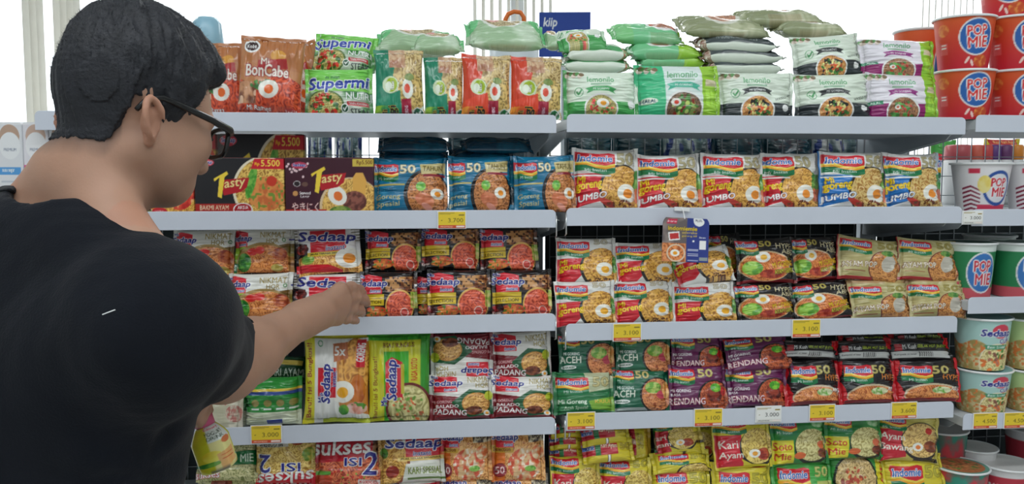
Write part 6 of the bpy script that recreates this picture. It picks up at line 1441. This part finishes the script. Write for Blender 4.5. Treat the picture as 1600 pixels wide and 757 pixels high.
# ---- trousers and shoes
tr = Vol((-.80, -1.0, .04), (-.05, -.3, 1.0), .008)
tr.ell(PEL - up * .02, (.128, .175, .13), BR, .05); FT = []
for s in (1, -1):
    hipj = PEL + rt * .09 * s - up * .06; kn_ = PEL + rt * .10 * s - up * .45 + fw * .03; an_ = np.array([kn_[0], kn_[1], .09]) + rt * .01 * s; FT.append(an_)
    tr.cap(hipj, kn_, .088, .066, .05); tr.cap(kn_, an_, .066, .056, .03)
TV, TQ = tr.mesh(); TV = relax(TV, TQ, 2); under(npmesh('trousers', TV, TQ, None, mat('dark_denim', (36, 42, 56), rough=.9, bump=.3, bscale=400, vary=.12)))
for a_ in FT:
    sv = Vol(a_ - np.array([.25, .25, .1]), a_ + np.array([.3, .3, .1]), .006); sv.cap(np.array([*a_[:2], .045]) - fw * .03, np.array([*a_[:2], .036]) + fw * .16, .040, .036, .02); sv.cap(np.array([*a_[:2], .06]), np.array([*a_[:2], .10]), .045, .045, .03)
    s_, g_ = sv.win(a_ - 1, a_ + 1); sv.d[s_] = np.maximum(sv.d[s_], (.002 - g_[..., 2]).astype(np.float32)); v_, q_ = sv.mesh(); under(npmesh('shoe', relax(v_, q_, 1), q_, None, M['black']))
# ---- spectacles
gl = empty('eyeglasses', (0, 0, 0)); gl.parent = person; gl.location = -person.location
def gpt(x, y, z): return tuple(h(x, y, z))
for s in (1, -1):
    oc = []
    for k in range(24):
        th = 2 * math.pi * k / 24; cx_, cz_ = math.cos(th), math.sin(th); e_ = .62
        oc.append(gpt(.112 - .012 * abs(s * .036 + .0 + .026 * np.sign(cx_) * abs(cx_) ** e_) / .05 , s * .036 + .027 * np.sign(cx_) * abs(cx_) ** e_, -.036 + .019 * np.sign(cz_) * abs(cz_) ** e_))
    MB().tube(oc, .0031, 8, True).build('rim', M['black'], gl, True)
    lm = MB(); lm.v = oc; lm.f = [tuple(range(24))]; lo_ = lm.build('lens', M['lens'], gl)
    MB().tube([gpt(.100, s * .062, -.024), gpt(.094, s * .069, -.022), gpt(.06, s * .077, -.018), (gpt(.0, s * .080, -.012)), gpt(-.016, s * .081, -.011), gpt(-.035, s * .082, -.018), gpt(-.046, s * .081, -.034)], [.0050, .0048, .0042, .0036, .0034, .0032, .0028], 8).build('temple', M['black'], gl, True)
MB().tube([gpt(.112, .011, -.028), gpt(.117, 0, -.026), gpt(.112, -.011, -.028)], .0022, 8).build('bridge', M['black'], gl, True)
# ---- yogurt bottle held by its neck
yt = p3(316, 652, -.462); yb = p3(344, 732, -.462); ax_ = Vector(yb - yt); L_ = ax_.length
e = empty('drink_bottle', tuple(yb)); e.rotation_euler = (Vector(-ax_)).to_track_quat('Z', 'Y').to_euler(); R_ = .027
pr = [(.0005, 0), (R_ * .8, .000), (R_ * .97, .003), (R_, .008), (R_ * 1.0, L_ * .55), (R_ * .92, L_ * .62), (R_ * .6, L_ * .78), (R_ * .42, L_ * .84)]
prd = [pr[0], pr[1], pr[2]] + [(R_ + (0 if t_ < .9 else 0), .008 + (L_ * .55 - .008) * t_) for t_ in np.linspace(0, 1, 50)] + [(R_ * (1 - .45 * (t_ ** 1.4)), L_ * (.55 + .27 * t_)) for t_ in np.linspace(.04, 1, 22)] + [(R_ * .42, L_ * .84)]
inv = e.rotation_euler.to_matrix().inverted(); vd = inv @ (CAM - Vector(tuple(yb))); fa = math.atan2(vd.x, -vd.y) / (2 * math.pi)
V, Q, C = lathe(prd, 120, art('yogurt'), 2.4, -fa); V = V.copy()
sq = 1 / (np.abs(np.cos(2 * np.arctan2(V[:, 1], V[:, 0]))) * .10 + .95); V[:, 0] *= sq; V[:, 1] *= sq
npmesh('bottle_body', V, Q, C, M['film'], e)
V, Q, _ = lathe([(R_ * .42, L_ * .83), (R_ * .52, L_ * .84), (R_ * .52, L_ * 1.0), (R_ * .46, L_ * 1.02), (.0005, L_ * 1.02)], 40); npmesh('bottle_cap', V, Q, None, mat('pink_cap', (206, 90, 130), rough=.35, vary=.04), e)
tag(e, 'yellow yogurt drink bottle held tilted in the man\'s left hand', 'bottle')
print('ARM', np.linalg.norm(RS - RE), np.linalg.norm(RE - RW), 'L', np.linalg.norm(LS - LE), np.linalg.norm(LE - LH), 'head top', HC[2] + .12)
